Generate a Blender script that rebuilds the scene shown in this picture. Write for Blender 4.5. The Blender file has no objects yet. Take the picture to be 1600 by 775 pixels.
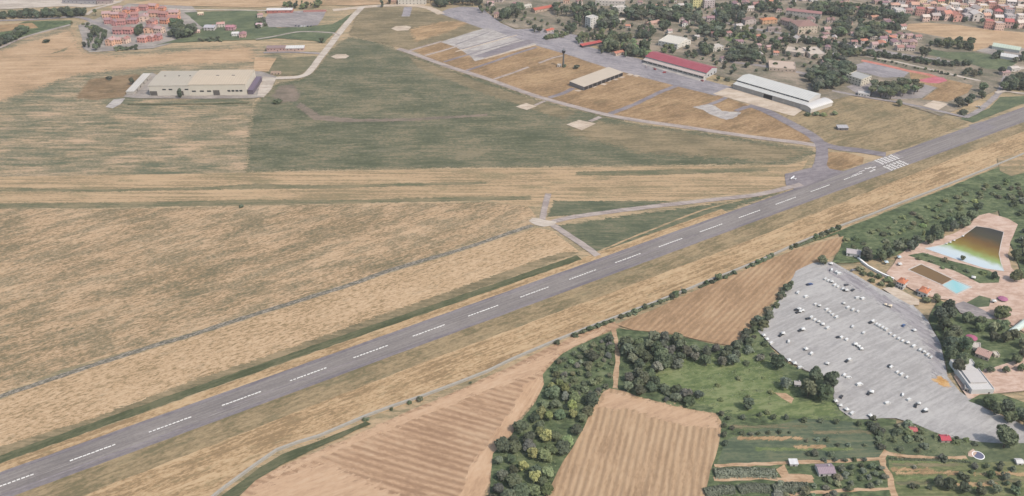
import bpy, bmesh, math, random
import numpy as np
from mathutils import Vector, Matrix

# ------------------------------------------------------------------ camera, sky, sun, exposure
SC = bpy.context.scene
COL = SC.collection
F, CX, CY, H = 1385.0, 800.0, 387.5, 422.0
PITCH = math.atan((387.5 + 464.0) / F)
cam = bpy.data.cameras.new("camera"); camo = bpy.data.objects.new("camera", cam); COL.objects.link(camo)
cam.sensor_width = 36.0; cam.lens = 36.0 * F / 1600.0
cam.clip_start = 1.0; cam.clip_end = 30000.0
camo.location = (0, 0, H); camo.rotation_euler = (math.pi / 2 - PITCH, 0, 0)
SC.camera = camo
SUN_EL, SUN_AZ = 52.0, 128.0          # azimuth clockwise from +Y: the sun stands to the right, behind the viewer's shoulder
world = bpy.data.worlds.new("World"); SC.world = world; world.use_nodes = True
wn = world.node_tree.nodes; wl = world.node_tree.links
sky = wn.new("ShaderNodeTexSky"); sky.sky_type = 'NISHITA'; sky.sun_disc = False
sky.sun_elevation = math.radians(SUN_EL); sky.sun_rotation = math.radians(SUN_AZ)
sky.air_density = 1.6; sky.dust_density = 3.0
wl.new(sky.outputs[0], wn["Background"].inputs[0]); wn["Background"].inputs[1].default_value = 0.15
sun = bpy.data.lights.new("sun", 'SUN'); suno = bpy.data.objects.new("sun", sun); COL.objects.link(suno)
sun.energy = 3.0; sun.angle = math.radians(2.0); sun.color = (1.0, 0.93, 0.84)
_a, _e = math.radians(SUN_AZ), math.radians(SUN_EL)
_d = Vector((math.sin(_a) * math.cos(_e), math.cos(_a) * math.cos(_e), math.sin(_e)))
suno.rotation_euler = _d.to_track_quat('Z', 'Y').to_euler(); suno.location = (600, 700, 500)
SC.view_settings.view_transform = 'Standard'; SC.view_settings.look = 'None'
SC.view_settings.exposure = 0.34; SC.view_settings.gamma = 1.0
try: SC.cycles.max_bounces = 5; SC.cycles.diffuse_bounces = 2; SC.cycles.transparent_max_bounces = 12
except Exception: pass

R = random.Random(11)

# ------------------------------------------------------------------ survey helpers: where a sighted point stands on the land
_c, _s = math.cos(PITCH), math.sin(PITCH)
def P(px, py, z=0.0):
    u, v = px - CX, CY - py
    Y = F * _c + v * _s; Z = -F * _s + v * _c
    t = (H - z) / -Z
    return Vector((u * t, Y * t, z))
def vpm(p):                       # metres of upright height for one photo pixel, at ground point p
    return p.length and (math.hypot(p.y, H) ** 2) / (F * math.hypot(p.x * 0, p.y))
def W(pts): return [P(*p) for p in pts]

# ------------------------------------------------------------------ colours and materials
def lin(c): c /= 255.0; return c / 12.92 if c <= 0.04045 else ((c + 0.055) / 1.055) ** 2.4
def C(r, g, b, k=0.58, ds=0.05):
    l = .3 * r + .59 * g + .11 * b; r, g, b = (x + (l - x) * ds for x in (r, g, b))
    return (lin(r) * k, lin(g) * k, lin(b) * k, 1.0)
MATS = {}
class NT:
    def __init__(s, name):
        s.m = bpy.data.materials.new(name); s.m.use_nodes = True
        s.t = s.m.node_tree; s.n = s.t.nodes; s.l = s.t.links
        s.b = s.n["Principled BSDF"]; s.b.inputs["Roughness"].default_value = 0.95
        s.b.inputs["Specular IOR Level"].default_value = 0.12
        s.out = s.n["Material Output"]
    def add(s, typ, **kw):
        nd = s.n.new(typ)
        for k, v in kw.items(): setattr(nd, k, v)
        return nd
    def link(s, a, b): s.l.new(a, b)
    def math(s, op, a, b=None, c=None):
        nd = s.add("ShaderNodeMath", operation=op)
        for i, x in enumerate((a, b, c)):
            if x is None: continue
            if isinstance(x, (int, float)): nd.inputs[i].default_value = x
            else: s.link(x, nd.inputs[i])
        return nd.outputs[0]
    def noise(s, vec, scale, detail=3.0, rough=0.6, dist=0.0):
        nd = s.add("ShaderNodeTexNoise"); s.link(vec, nd.inputs["Vector"])
        nd.inputs["Scale"].default_value = scale; nd.inputs["Detail"].default_value = detail
        nd.inputs["Roughness"].default_value = rough; nd.inputs["Distortion"].default_value = dist
        return nd.outputs["Fac"]
    def scaled(s, vec, sx, sy, off=0.0):
        nd = s.add("ShaderNodeMapping"); s.link(vec, nd.inputs["Vector"])
        nd.inputs["Scale"].default_value = (sx, sy, 1.0); nd.inputs["Location"].default_value = (off, off * .7, 0)
        return nd.outputs[0]
    def ramp(s, fac, stops):
        nd = s.add("ShaderNodeValToRGB"); s.link(fac, nd.inputs[0]); e = nd.color_ramp.elements
        while len(e) < len(stops): e.new(0.5)
        for el, (p, c) in zip(e, stops): el.position = p; el.color = c
        return nd.outputs[0]
    def mix(s, fac, a, b, mode='MIX'):
        nd = s.add("ShaderNodeMix", data_type='RGBA', blend_type=mode)
        for sock, x in ((nd.inputs[0], fac), (nd.inputs[6], a), (nd.inputs[7], b)):
            if isinstance(x, (int, float)): sock.default_value = x
            elif isinstance(x, tuple): sock.default_value = x
            else: s.link(x, sock)
        return nd.outputs[2]

RWA = P(229, 677); RWB = P(1265, 300.4)
RDIR = (RWB - RWA).normalized(); RNRM = Vector((-RDIR.y, RDIR.x, 0))
PER = (RWB - RWA).length / 13.0
RANG = math.atan2(RDIR.y, RDIR.x)
def ang(a, b):
    d = P(*b) - P(*a); return math.atan2(d.y, d.x)

def field(name, c1, c2, c3, big=70, streak=(45, 4), a=0.0, w=(0.35, 0.45, 0.2), rows=None, spread=0.10, fine=2.2, seed=0.0, soft=False, patch=None):
    """dry grass, crops, soil, paving: three tones driven by large patches, long streaks and fine grain in world metres"""
    t = NT(name)
    pos = t.add("ShaderNodeNewGeometry").outputs["Position"]
    rot = t.add("ShaderNodeVectorRotate", rotation_type='Z_AXIS'); t.link(pos, rot.inputs["Vector"]); rot.inputs["Angle"].default_value = -a
    v = rot.outputs[0]
    n1 = t.noise(t.scaled(v, 1.0 / big, 1.6 / big, seed), 1.0, 4, 0.62)
    n2 = t.noise(t.scaled(v, 1.0 / streak[0], 1.0 / streak[1], seed + 3), 1.0, 3, 0.6, 0.3)
    n3 = t.noise(t.scaled(v, .5 / fine, 1.15 / fine), 1.0, 3, 0.75)
    w = (w[0], w[1] * .8, w[2] * 1.7)
    s = t.math('MULTIPLY', n1, w[0])
    s = t.math('MULTIPLY_ADD', n2, w[1], s); s = t.math('MULTIPLY_ADD', n3, w[2], s)
    s = t.math('DIVIDE', s, sum(w))
    spread *= .62
    col = t.ramp(s, [(0.5 - spread, c1), (0.5, c2), (0.5 + spread, c3)])
    if patch:                                    # weeds or bare soil in their own scattered patches
        pc, psc, thr = patch
        pn = t.noise(t.scaled(v, 1.0 / psc, 3.0 / psc, seed + 9), 1.0, 5, 0.7)
        pf = t.ramp(pn, [(thr, (0, 0, 0, 1)), (thr + 0.12, (1, 1, 1, 1))])
        pg = t.noise(v, 1 / 2.6, 2, 0.7); pg = t.ramp(pg, [(0.42, (0, 0, 0, 1)), (0.6, (1, 1, 1, 1))])
        col = t.mix(t.math('MULTIPLY', t.math('MULTIPLY', pf, t.math('MULTIPLY_ADD', pg, 0.6, 0.4)), 0.75), col, pc)
    if rows:                                     # plough and stubble rows: (direction, spacing, colour, strength)
        ra, sp, rc, st = rows
        r2 = t.add("ShaderNodeVectorRotate", rotation_type='Z_AXIS'); t.link(pos, r2.inputs["Vector"]); r2.inputs["Angle"].default_value = -ra
        sx = t.add("ShaderNodeSeparateXYZ"); t.link(r2.outputs[0], sx.inputs[0])
        wob = t.noise(t.scaled(r2.outputs[0], 1 / 45, 1 / 45), 1.0, 2)
        ph = t.math('MULTIPLY_ADD', wob, 2.0, sx.outputs[1])
        sn = t.math('SINE', t.math('MULTIPLY', ph, 2 * math.pi / sp))
        gap = t.noise(t.scaled(r2.outputs[0], 1 / 40, .6 / sp), 1.0, 3, 0.65)
        m = t.math('MULTIPLY_ADD', sn, 0.5, 0.5)
        m = t.math('MULTIPLY', m, t.ramp(gap, [(0.28, (.15, .15, .15, 1)), (0.52, (1, 1, 1, 1))]))
        col = t.mix(t.math('MULTIPLY', m, st), col, rc)
    t.link(col, t.b.inputs["Base Color"])
    if soft:                                     # the growth thins out raggedly towards the edge of its patch
        at = t.add("ShaderNodeAttribute", attribute_name="fade").outputs["Fac"]
        nz = t.noise(t.scaled(v, 1 / 8, 1 / 3.0), 1.0, 5, 0.8)
        f = t.math('ADD', at, t.math('MULTIPLY_ADD', nz, 2.4, -1.2))
        f = t.ramp(f, [(0.49, (0, 0, 0, 1)), (0.51, (1, 1, 1, 1))])
        tr = t.add("ShaderNodeBsdfTransparent"); mx = t.add("ShaderNodeMixShader")
        t.link(f, mx.inputs[0]); t.link(tr.outputs[0], mx.inputs[1]); t.link(t.b.outputs[0], mx.inputs[2])
        t.link(mx.outputs[0], t.out.inputs[0])
    MATS[name] = t.m; return t.m

def plain(name, col, var=0.12, sc=0.6, rough=0.8, spec=0.2, metal=0.0, objcol=False, seam=None):
    """painted, plastered or sheet surfaces: one colour (or the object's own), weathered by noise"""
    t = NT(name)
    pos = t.add("ShaderNodeNewGeometry").outputs["Position"]
    n = t.noise(pos, sc, 4, 0.65); n2 = t.noise(pos, sc * 6, 2)
    f = t.math('MULTIPLY_ADD', n, 2 * var, 1 - var); f = t.math('MULTIPLY_ADD', n2, var, f); f = t.math('SUBTRACT', f, var * 0.5)
    base = t.add("ShaderNodeObjectInfo").outputs["Color"] if objcol else col
    if seam:
        tc = t.add("ShaderNodeTexCoord").outputs["Object"]; sx = t.add("ShaderNodeSeparateXYZ"); t.link(tc, sx.inputs[0])
        sn = t.math('SINE', t.math('MULTIPLY', sx.outputs[seam[0]], 2 * math.pi / seam[1]))
        f = t.math('MULTIPLY', f, t.math('MULTIPLY_ADD', sn, seam[2], 1 - seam[2]))
    cmb = t.add("ShaderNodeCombineXYZ")
    for i in range(3): t.link(f, cmb.inputs[i])
    t.link(t.mix(1.0, base, cmb.outputs[0], 'MULTIPLY'), t.b.inputs["Base Color"])
    t.b.inputs["Roughness"].default_value = rough; t.b.inputs["Specular IOR Level"].default_value = spec; t.b.inputs["Metallic"].default_value = metal
    MATS[name] = t.m; return t.m

def leafmat(name, tint=False):
    t = NT(name)
    pos = t.add("ShaderNodeNewGeometry").outputs["Position"]
    oi = t.add("ShaderNodeObjectInfo")
    n = t.noise(pos, 0.55, 3, 0.7); n2 = t.noise(pos, 2.5, 1)
    f = t.math('ADD', t.math('MULTIPLY_ADD', n, 1.1, 0.3), t.math('MULTIPLY', n2, 0.4))
    f = t.math('MULTIPLY', f, t.math('MULTIPLY_ADD', oi.outputs["Random"], 0.5, 0.75))
    cmb = t.add("ShaderNodeCombineXYZ")
    for i in range(3): t.link(f, cmb.inputs[i])
    own = oi.outputs["Color"]
    if tint: own = t.add("ShaderNodeAttribute", attribute_name="tint").outputs["Color"]
    col = t.mix(1.0, own, cmb.outputs[0], 'MULTIPLY')
    t.link(col, t.b.inputs["Base Color"])
    tl = t.add("ShaderNodeBsdfTranslucent"); t.link(col, tl.inputs[0]); mx = t.add("ShaderNodeMixShader"); mx.inputs[0].default_value = 0.35
    t.link(t.b.outputs[0], mx.inputs[1]); t.link(tl.outputs[0], mx.inputs[2]); t.link(mx.outputs[0], t.out.inputs[0])
    t.b.inputs["Roughness"].default_value = 0.8
    MATS[name] = t.m; return t.m

# ------------------------------------------------------------------ mesh helpers
class MB:
    def __init__(s): s.v = []; s.f = []
    def quad(s, a, b, c, d):
        i = len(s.v); s.v += [tuple(a), tuple(b), tuple(c), tuple(d)]; s.f.append((i, i + 1, i + 2, i + 3))
    def poly(s, pts):
        i = len(s.v); s.v += [tuple(p) for p in pts]; s.f.append(tuple(range(i, i + len(pts))))
    def box(s, x0, x1, y0, y1, z0, z1):
        i = len(s.v)
        s.v += [(x0, y0, z0), (x1, y0, z0), (x1, y1, z0), (x0, y1, z0), (x0, y0, z1), (x1, y0, z1), (x1, y1, z1), (x0, y1, z1)]
        s.f += [tuple(i + k for k in q) for q in ((0, 3, 2, 1), (4, 5, 6, 7), (0, 1, 5, 4), (1, 2, 6, 5), (2, 3, 7, 6), (3, 0, 4, 7))]
    def prism(s, prof, x0, x1):                  # a (y,z) outline pushed along x
        n = len(prof); i = len(s.v)
        s.v += [(x0, y, z) for y, z in prof] + [(x1, y, z) for y, z in prof]
        s.f.append(tuple(i + k for k in range(n))); s.f.append(tuple(i + n + k for k in reversed(range(n))))
        for k in range(n): j = (k + 1) % n; s.f.append((i + k, i + n + k, i + n + j, i + j))
    def lathe(s, prof, seg=12, cx=0, cy=0):      # (r,z) outline turned round z
        i = len(s.v); n = len(prof)
        for r, z in prof:
            for k in range(seg): t = 2 * math.pi * k / seg; s.v.append((cx + r * math.cos(t), cy + r * math.sin(t), z))
        for a in range(n - 1):
            for k in range(seg): j = (k + 1) % seg; s.f.append((i + a * seg + k, i + a * seg + j, i + (a + 1) * seg + j, i + (a + 1) * seg + k))
        s.f.append(tuple(i + k for k in reversed(range(seg)))); s.f.append(tuple(i + (n - 1) * seg + k for k in range(seg)))
    def tube(s, pts, rad, seg=7):
        rings = []
        for k, p in enumerate(pts):
            p = Vector(p); d = (Vector(pts[min(k + 1, len(pts) - 1)]) - Vector(pts[max(k - 1, 0)])).normalized()
            a = d.orthogonal().normalized(); b = d.cross(a); r = rad[k] if isinstance(rad, (list, tuple)) else rad
            i = len(s.v); s.v += [tuple(p + a * r * math.cos(2 * math.pi * q / seg) + b * r * math.sin(2 * math.pi * q / seg)) for q in range(seg)]; rings.append(i)
        for i, j in zip(rings, rings[1:]):
            for q in range(seg): r2 = (q + 1) % seg; s.f.append((i + q, i + r2, j + r2, j + q))
        s.f.append(tuple(rings[0] + q for q in reversed(range(seg)))); s.f.append(tuple(rings[-1] + q for q in range(seg)))
    def mesh(s, name, mat):
        me = bpy.data.meshes.new(name); me.from_pydata(s.v, [], s.f); me.validate(); me.update()
        if mat: me.materials.append(MATS[mat] if isinstance(mat, str) else mat)
        return me
def link(o, parent=None):
    COL.objects.link(o)
    if parent: o.parent = parent
    return o
def part(name, mb, mat, parent, loc=None, rz=None, color=None):
    me = mb if isinstance(mb, bpy.types.Mesh) else mb.mesh(name, mat)
    o = link(bpy.data.objects.new(name, me), parent)
    if loc is not None: o.location = loc
    if rz is not None: o.rotation_euler = (0, 0, rz)
    if color: o.color = color
    return o
def tag(o, label, cat=None, group=None, kind=None):
    if label: o['label'] = label
    if cat: o['category'] = cat
    if group: o['group'] = group
    if kind: o['kind'] = kind
    return o
def thing(name, label, cat, loc, rz=0.0, group=None):
    o = link(bpy.data.objects.new(name, None)); o.location = loc; o.rotation_euler = (0, 0, rz); o.empty_display_size = 1
    return tag(o, label, cat, group)
def dup(root, loc, rz=0.0, scale=None, label=None, group=None, colors=None):
    r = root.copy(); COL.objects.link(r); r.location = loc; r.rotation_euler = (0, 0, rz)
    if scale: r.scale = scale
    if label: r['label'] = label
    if group: r['group'] = group
    for ch in list(root.children):
        c = ch.copy(); COL.objects.link(c); c.parent = r
        if colors: c.color = colors.get(ch.name.split('.')[0], c.color)
        for g in list(ch.children):
            d = g.copy(); COL.objects.link(d); d.parent = c
    return r
ORD = "first second third fourth fifth sixth seventh eighth ninth tenth eleventh twelfth thirteenth fourteenth fifteenth sixteenth seventeenth eighteenth nineteenth twentieth".split()

# ------------------------------------------------------------------ ground sheets
LAYER = [0.0]
def nextz(): LAYER[0] += 0.005; return LAYER[0]
def ragged(pts, jag, step, closed=True):
    out = []; n = len(pts)
    for i in range(n if closed else n - 1):
        a, b = pts[i], pts[(i + 1) % n]; L = (b - a).length; k = max(1, int(L / step)); nr = Vector((-(b - a).y, (b - a).x, 0)).normalized()
        for q in range(k):
            p = a.lerp(b, q / k)
            if q: p = p + nr * R.uniform(-jag, jag)
            out.append(p)
    if not closed: out.append(pts[-1])
    return out
def inside(px, py, poly):
    n = len(poly); r = np.zeros(px.shape, bool); j = n - 1
    for i in range(n):
        xi, yi, xj, yj = poly[i].x, poly[i].y, poly[j].x, poly[j].y
        if yi != yj: r ^= ((yi > py) != (yj > py)) & (px < (xj - xi) * (py - yi) / (yj - yi) + xi)
        j = i
    return r
def sdist(px, py, poly):
    d = np.full(px.shape, 1e9); n = len(poly)
    for i in range(n):
        a, b = poly[i], poly[(i + 1) % n]; ex, ey = b.x - a.x, b.y - a.y; L = ex * ex + ey * ey + 1e-9
        t = np.clip(((px - a.x) * ex + (py - a.y) * ey) / L, 0, 1)
        d = np.minimum(d, np.hypot(px - a.x - t * ex, py - a.y - t * ey))
    return np.where(inside(px, py, poly), d, -d)
def region(name, label, pts, mat, jag=0.8, step=9.0, soft=0.0, cat="ground"):
    z = nextz(); wp = W(pts) if not isinstance(pts[0], Vector) else pts
    if soft <= 0:
        ring = ragged(wp, jag, step)
        bm = bmesh.new(); f = bm.faces.new([bm.verts.new((p.x, p.y, z)) for p in ring])
        bmesh.ops.triangulate(bm, faces=[f]); 
        for f in bm.faces:
            if f.normal.z < 0: f.normal_flip()
        me = bpy.data.meshes.new(name); bm.to_mesh(me); bm.free()
    else:
        c = max(soft / 2.2, 1.2)
        xs = np.arange(min(p.x for p in wp) - soft, max(p.x for p in wp) + soft + c, c)
        ys = np.arange(min(p.y for p in wp) - soft, max(p.y for p in wp) + soft + c, c)
        X, Y = np.meshgrid(xs, ys); fd = np.clip(sdist(X, Y, wp) / soft * 0.5 + 0.5, 0, 1)
        idx = -np.ones(X.shape, int); vs = []; fs = []; fv = []
        keep = fd > 0; cell = keep[:-1, :-1] | keep[1:, :-1] | keep[:-1, 1:] | keep[1:, 1:]
        for r, q in np.argwhere(cell):
            ids = []
            for dr, dq in ((0, 0), (0, 1), (1, 1), (1, 0)):
                rr, qq = r + dr, q + dq
                if idx[rr, qq] < 0: idx[rr, qq] = len(vs); vs.append((X[rr, qq], Y[rr, qq], z)); fv.append(fd[rr, qq])
                ids.append(idx[rr, qq])
            fs.append(ids)
        me = bpy.data.meshes.new(name); me.from_pydata(vs, [], fs); me.update()
        at = me.attributes.new("fade", 'FLOAT', 'POINT'); at.data.foreach_set("value", np.array(fv, dtype=np.float32))
    me.materials.append(MATS[mat])
    o = link(bpy.data.objects.new(name, me)); tag(o, label, cat, None, 'structure'); return o
def strip(name, label, pts, width, mat, jag=0.25, step=6.0, cat="road", smooth=True):
    z = nextz(); wp = W(pts) if not isinstance(pts[0], Vector) else pts
    ctr = []
    if smooth and len(wp) > 2:
        for i in range(len(wp) - 1):
            p0, p1, p2, p3 = wp[max(i - 1, 0)], wp[i], wp[i + 1], wp[min(i + 2, len(wp) - 1)]
            k = max(2, int((p2 - p1).length / step))
            for q in range(k):
                t = q / k; ctr.append(0.5 * (2 * p1 + (p2 - p0) * t + (2 * p0 - 5 * p1 + 4 * p2 - p3) * t * t + (3 * p1 - p0 - 3 * p2 + p3) * t ** 3))
        ctr.append(wp[-1])
    else: ctr = ragged(wp, 0, step, False)
    m = MB(); prev = None
    for i, p in enumerate(ctr):
        d = (ctr[min(i + 1, len(ctr) - 1)] - ctr[max(i - 1, 0)]).normalized(); n = Vector((-d.y, d.x, 0))
        a = p + n * (width / 2 + R.uniform(-jag, jag)); b = p - n * (width / 2 + R.uniform(-jag, jag)); a.z = b.z = z
        i0 = len(m.v); m.v += [tuple(a), tuple(b)]
        if prev is not None: m.f.append((prev, prev + 1, i0 + 1, i0))
        prev = i0
    o = link(bpy.data.objects.new(name, m.mesh(name, mat))); tag(o, label, cat, None, 'structure'); return o
# ------------------------------------------------------------------ ground materials
field("m_base", C(150,138,108), C(186,163,128), C(206,178,142), big=90, streak=(80, 5), a=0.0, patch=(C(122,124,98), 40, .5))
field("m_farfield", C(112,114,90), C(172,152,120), C(206,176,144), big=80, streak=(40, 6), a=0.02, w=(.3, .5, .2), spread=.115, patch=(C(106,114,92), 60, .43), seed=4)
field("m_tan_far", C(168,142,110), C(200,166,130), C(216,184,148), big=60, streak=(70, 6), a=0.05, spread=.15, seed=8, patch=(C(140,132,100), 35, .58))
field("m_tan_soft", C(168,142,110), C(200,166,130), C(216,184,148), big=60, streak=(50, 6), a=0.05, spread=.15, seed=8, soft=True)
field("m_brown", C(120,104,78), C(148,122,92), C(164,138,106), big=30, streak=(20, 5), a=0.2, soft=True)
field("m_stripe_green", C(112,114,86), C(134,126,98), C(156,142,110), big=40, streak=(50, 3), soft=True)
field("m_band", C(152,136,104), C(188,160,124), C(206,176,138), big=70, streak=(110, 4), a=0.0, w=(.25, .55, .2), patch=(C(136,130,98), 60, .52), seed=2)
field("m_near", C(138,122,92), C(192,161,125), C(214,184,148), big=70, streak=(20, 2.6), a=RANG, w=(.32, .3, .38), spread=.125, patch=(C(110,110,86), 40, .45), seed=11)
field("m_near2", C(154,132,98), C(202,170,132), C(220,190,154), big=60, streak=(18, 2.6), a=RANG, w=(.28, .3, .42), spread=.135, patch=(C(150,134,104), 22, .56), seed=15)
field("m_green", C(92,98,74), C(114,115,90), C(150,138,110), big=60, streak=(30, 4), a=0.02, w=(.4, .36, .24), spread=.12, seed=21, soft=True, patch=(C(146,138,114), 70, .55))
field("m_green_soft", C(92,100,78), C(112,116,90), C(136,130,104), big=40, streak=(24, 3), a=0.02, soft=True, seed=23)
field("m_olive_soft", C(124,114,88), C(146,132,102), C(168,148,116), big=50, streak=(40, 4), a=0.02, soft=True, seed=25)
field("m_pinksoil", C(122,112,98), C(140,126,110), C(154,136,120), big=30, streak=(22, 5), soft=True)
field("m_orange", C(136,112,82), C(170,138,102), C(194,162,122), big=40, streak=(25, 5), a=RANG, w=(.4, .35, .25), spread=.15, patch=(C(138,122,88), 30, .56), seed=31)
field("m_orange_soft", C(156,130,96), C(182,150,112), C(198,166,126), big=40, streak=(25, 5), a=RANG, soft=True, seed=33)
field("m_verge", C(128,118,88), C(158,138,106), C(178,156,120), big=40, streak=(26, 4), a=RANG, w=(.35, .4, .25), seed=35, patch=(C(130,124,96), 40, .54))
field("m_verge_tan", C(158,132,98), C(194,162,122), C(212,182,142), big=40, streak=(40, 3), a=RANG, w=(.3, .45, .25), seed=37, patch=(C(150,134,100), 20, .54))
field("m_ditch", C(84,90,64), C(100,104,76), C(118,116,88), big=30, streak=(30, 3), a=RANG, seed=39)
field("m_runway", C(132,125,123), C(149,141,137), C(164,156,151), big=60, streak=(70, 2.2), a=RANG, w=(.3, .5, .2), spread=.14, seed=41, fine=1.2)
field("m_runway_edge", C(126,119,124), C(141,133,135), C(153,145,146), big=60, streak=(70, 2), a=RANG, w=(.3, .5, .2), seed=43)
field("m_taxi", C(134,126,130), C(150,141,144), C(164,154,155), big=40, streak=(30, 4), a=0.3, seed=45)
field("m_apron", C(144,138,142), C(164,157,160), C(180,172,172), big=45, streak=(26, 6), a=-0.5, w=(.4, .35, .25), seed=47)
field("m_perim", C(166,152,146), C(184,170,162), C(198,184,174), big=30, streak=(20, 3), a=-0.4, seed=49)
field("m_cream", C(196,176,156), C(214,194,172), C(226,208,188), big=24, streak=(16, 4), seed=51)
field("m_concrete", C(172,164,160), C(190,182,176), C(206,198,190), big=22, streak=(16, 3), a=RANG, seed=53)
field("m_track", C(104,102,90), C(132,125,112), C(178,168,152), big=12, streak=(7, 1.3), a=RANG, w=(.15, .35, .5), spread=.12, fine=1.7, seed=55)
field("m_stubble_w", C(176,142,112), C(204,168,134), C(216,184,150), big=45, streak=(26, 4), a=ang((540,704),(722,757)), w=(.45,.3,.25), spread=.17, rows=(ang((540,704),(722,757)), 5.4, C(156,122,96), .72), seed=57)
field("m_stubble_plain", C(188,154,124), C(212,176,142), C(220,188,156), big=30, streak=(30, 2.2), a=ang((560,660),(820,568)), spread=.2, seed=58, soft=True)
field("m_stubble_edge", C(188,152,120), C(214,176,140), C(224,190,156), big=30, streak=(30, 2.2), a=ang((770,740),(840,620)), spread=.2, seed=59, soft=True)
field("m_stubble_e", C(160,130,98), C(192,156,120), C(206,174,136), big=45, streak=(26, 4), a=ang((1100,523),(1199,425)), spread=.17, rows=(ang((1100,523),(1199,425)), 4.4, C(150,122,94), .55), seed=61)
field("m_stubble_s", C(172,140,108), C(202,168,132), C(214,182,146), big=40, streak=(26, 3), a=ang((1070,767),(1087,660)), spread=.17, rows=(ang((1070,767),(1087,660)), 4.7, C(150,124,98), .62), seed=63)
field("m_meadow", C(86,98,74), C(106,116,86), C(128,134,100), big=26, streak=(12, 5), a=0.3, w=(.45, .3, .25), spread=.15, seed=65, fine=2.2)
field("m_meadow_bright", C(100,116,74), C(120,134,86), C(142,150,104), big=20, streak=(14, 5), a=0.2, soft=True, seed=67)
field("m_scrub", C(70,82,58), C(98,112,78), C(130,138,100), big=18, streak=(8, 5), w=(.4, .3, .3), spread=.15, seed=69, fine=2.5)
field("m_crop", C(86,100,80), C(102,114,90), C(122,126,98), big=24, streak=(40, 3), a=0.03, w=(.35, .45, .2), seed=71)
field("m_garden", C(100,110,72), C(126,132,90), C(152,150,108), big=20, streak=(30, 2.5), a=0.02, seed=73, rows=(0.02, 5, C(96,104,72), .4))
field("m_dirt", C(178,146,114), C(202,168,134), C(214,182,150), big=14, streak=(10, 2), seed=75)
field("m_carpark", C(172,168,165), C(187,183,180), C(199,195,191), big=60, streak=(30, 3), a=ang((1220,560),(1340,505)), w=(.3, .5, .2), spread=.13, seed=77, patch=(C(154,150,150), 45, .56))
field("m_carpark_dark", C(150,144,148), C(168,162,164), C(184,179,179), big=20, streak=(40, 3), a=ang((1340,430),(1460,500)), soft=True, seed=79)
field("m_pink", C(198,166,146), C(216,184,164), C(226,198,180), big=20, streak=(10, 4), seed=81)
field("m_townland", C(120,114,96), C(150,138,120), C(182,164,144), big=40, streak=(24, 8), a=-0.4, w=(.5, .25, .25), spread=.14, seed=83, patch=(C(98,104,80), 40, .5))
field("m_street", C(146,138,138), C(164,155,153), C(182,172,168), big=30, streak=(20, 3), a=-0.4, seed=85)
field("m_redcourt", C(196,118,104), C(210,132,116), C(218,148,130), big=12, streak=(8, 3), seed=87)
field("m_pinkcourt", C(196,104,118), C(208,118,130), C(214,132,140), big=12, streak=(8, 3), seed=88)
field("m_pale", C(188,174,160), C(208,194,178), C(220,206,192), big=40, streak=(40, 6), seed=89)
field("m_orangesand", C(196,146,84), C(214,166,104), C(224,184,130), big=8, streak=(5, 3), soft=True, seed=91)
field("m_greyland", C(150,142,136), C(170,160,152), C(186,176,166), big=30, streak=(30, 5), seed=93)
field("m_runway_pale", C(146,138,137), C(160,152,150), C(174,166,162), big=30, streak=(20, 2), a=RANG, seed=44)
plain("m_white_paint", C(240,236,230, .66), .08, .5)
plain("m_worn_paint", C(224,218,212, .7), .25, .8)

# ------------------------------------------------------------------ the land
me = MB(); S = 3400
me.quad((-S, -400, 0), (S, -400, 0), (S, 4200, 0), (-S, 4200, 0))
tag(link(bpy.data.objects.new("ground", me.mesh("ground", "m_base"))), "dry tan grassland reaching away on every side of the airfield", "ground", None, 'structure')
region("dry_field", "tan dry field around the long warehouse with faint green streaks", [(-60,60),(0,72),(110,40),(125,76),(180,82),(390,68),(440,88),(430,130),(395,160),(385,270),(0,277),(-80,278)], "m_farfield", .6)
region("dry_field", "paler tan field between the warehouse and the red village", [(-50,80),(0,80),(112,46),(128,82),(185,88),(390,74),(400,96),(250,102),(180,110),(120,116),(0,158),(-60,170)], "m_tan_soft", soft=18)
region("brown_patch", "brown unmown patch left of the warehouse", [(118,153),(140,124),(205,116),(226,118),(192,152),(150,156)], "m_brown", soft=5)
region("grass_strip", "greenish streak of grass across the far tan field", [(80,84),(105,74),(108,72),(100,80)], "m_stripe_green", soft=4)
region("green_field", "large wedge of dark green grass beside the perimeter road", [(545,58),(590,66),(632,82),(700,108),(760,127),(830,152),(890,169),(950,184),(1000,194),(1060,202),(1150,215),(1200,222),(1262,231),(1275,240),(1230,256),(1000,258),(640,263),(385,268),(390,200),(398,165),(432,130),(470,124),(490,112),(520,76)], "m_green", soft=8)
region("olive_patch", "brownish dry right end of the green wedge", [(930,190),(1050,204),(1200,226),(1262,236),(1225,252),(1000,238),(880,206)], "m_olive_soft", soft=16)
region("olive_patch", "dry strip of grass along the perimeter road", [(640,88),(760,132),(900,176),(880,186),(740,140),(650,104)], "m_olive_soft", soft=7)
region("bare_soil", "pinkish bare soil at the left tip of the green wedge", [(425,150),(438,134),(458,132),(468,146),(466,158),(440,160)], "m_pinksoil", soft=6)
region("bare_soil", "faint pink track worn across the green wedge", [(470,160),(500,180),(560,186),(640,185),(760,178),(762,181),(640,189),(540,191),(490,187),(462,166)], "m_pinksoil", soft=3)
region("mown_band", "smooth tan mown band below the green wedge", [(-60,278),(0,276),(385,270),(640,265),(1000,260),(1230,258),(1262,250),(1240,288),(1200,298),(1000,318),(870,316),(830,322),(760,314),(400,318),(0,324),(-70,325)], "m_band", .5)
region("grass_strip", "dull green strip across the tan mown band", [(0,294),(200,295),(330,292),(400,287),(520,290),(640,286),(760,284),(760,288),(620,291),(500,295),(330,296),(150,300),(0,299)], "m_stripe_green", soft=2.5)
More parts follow.
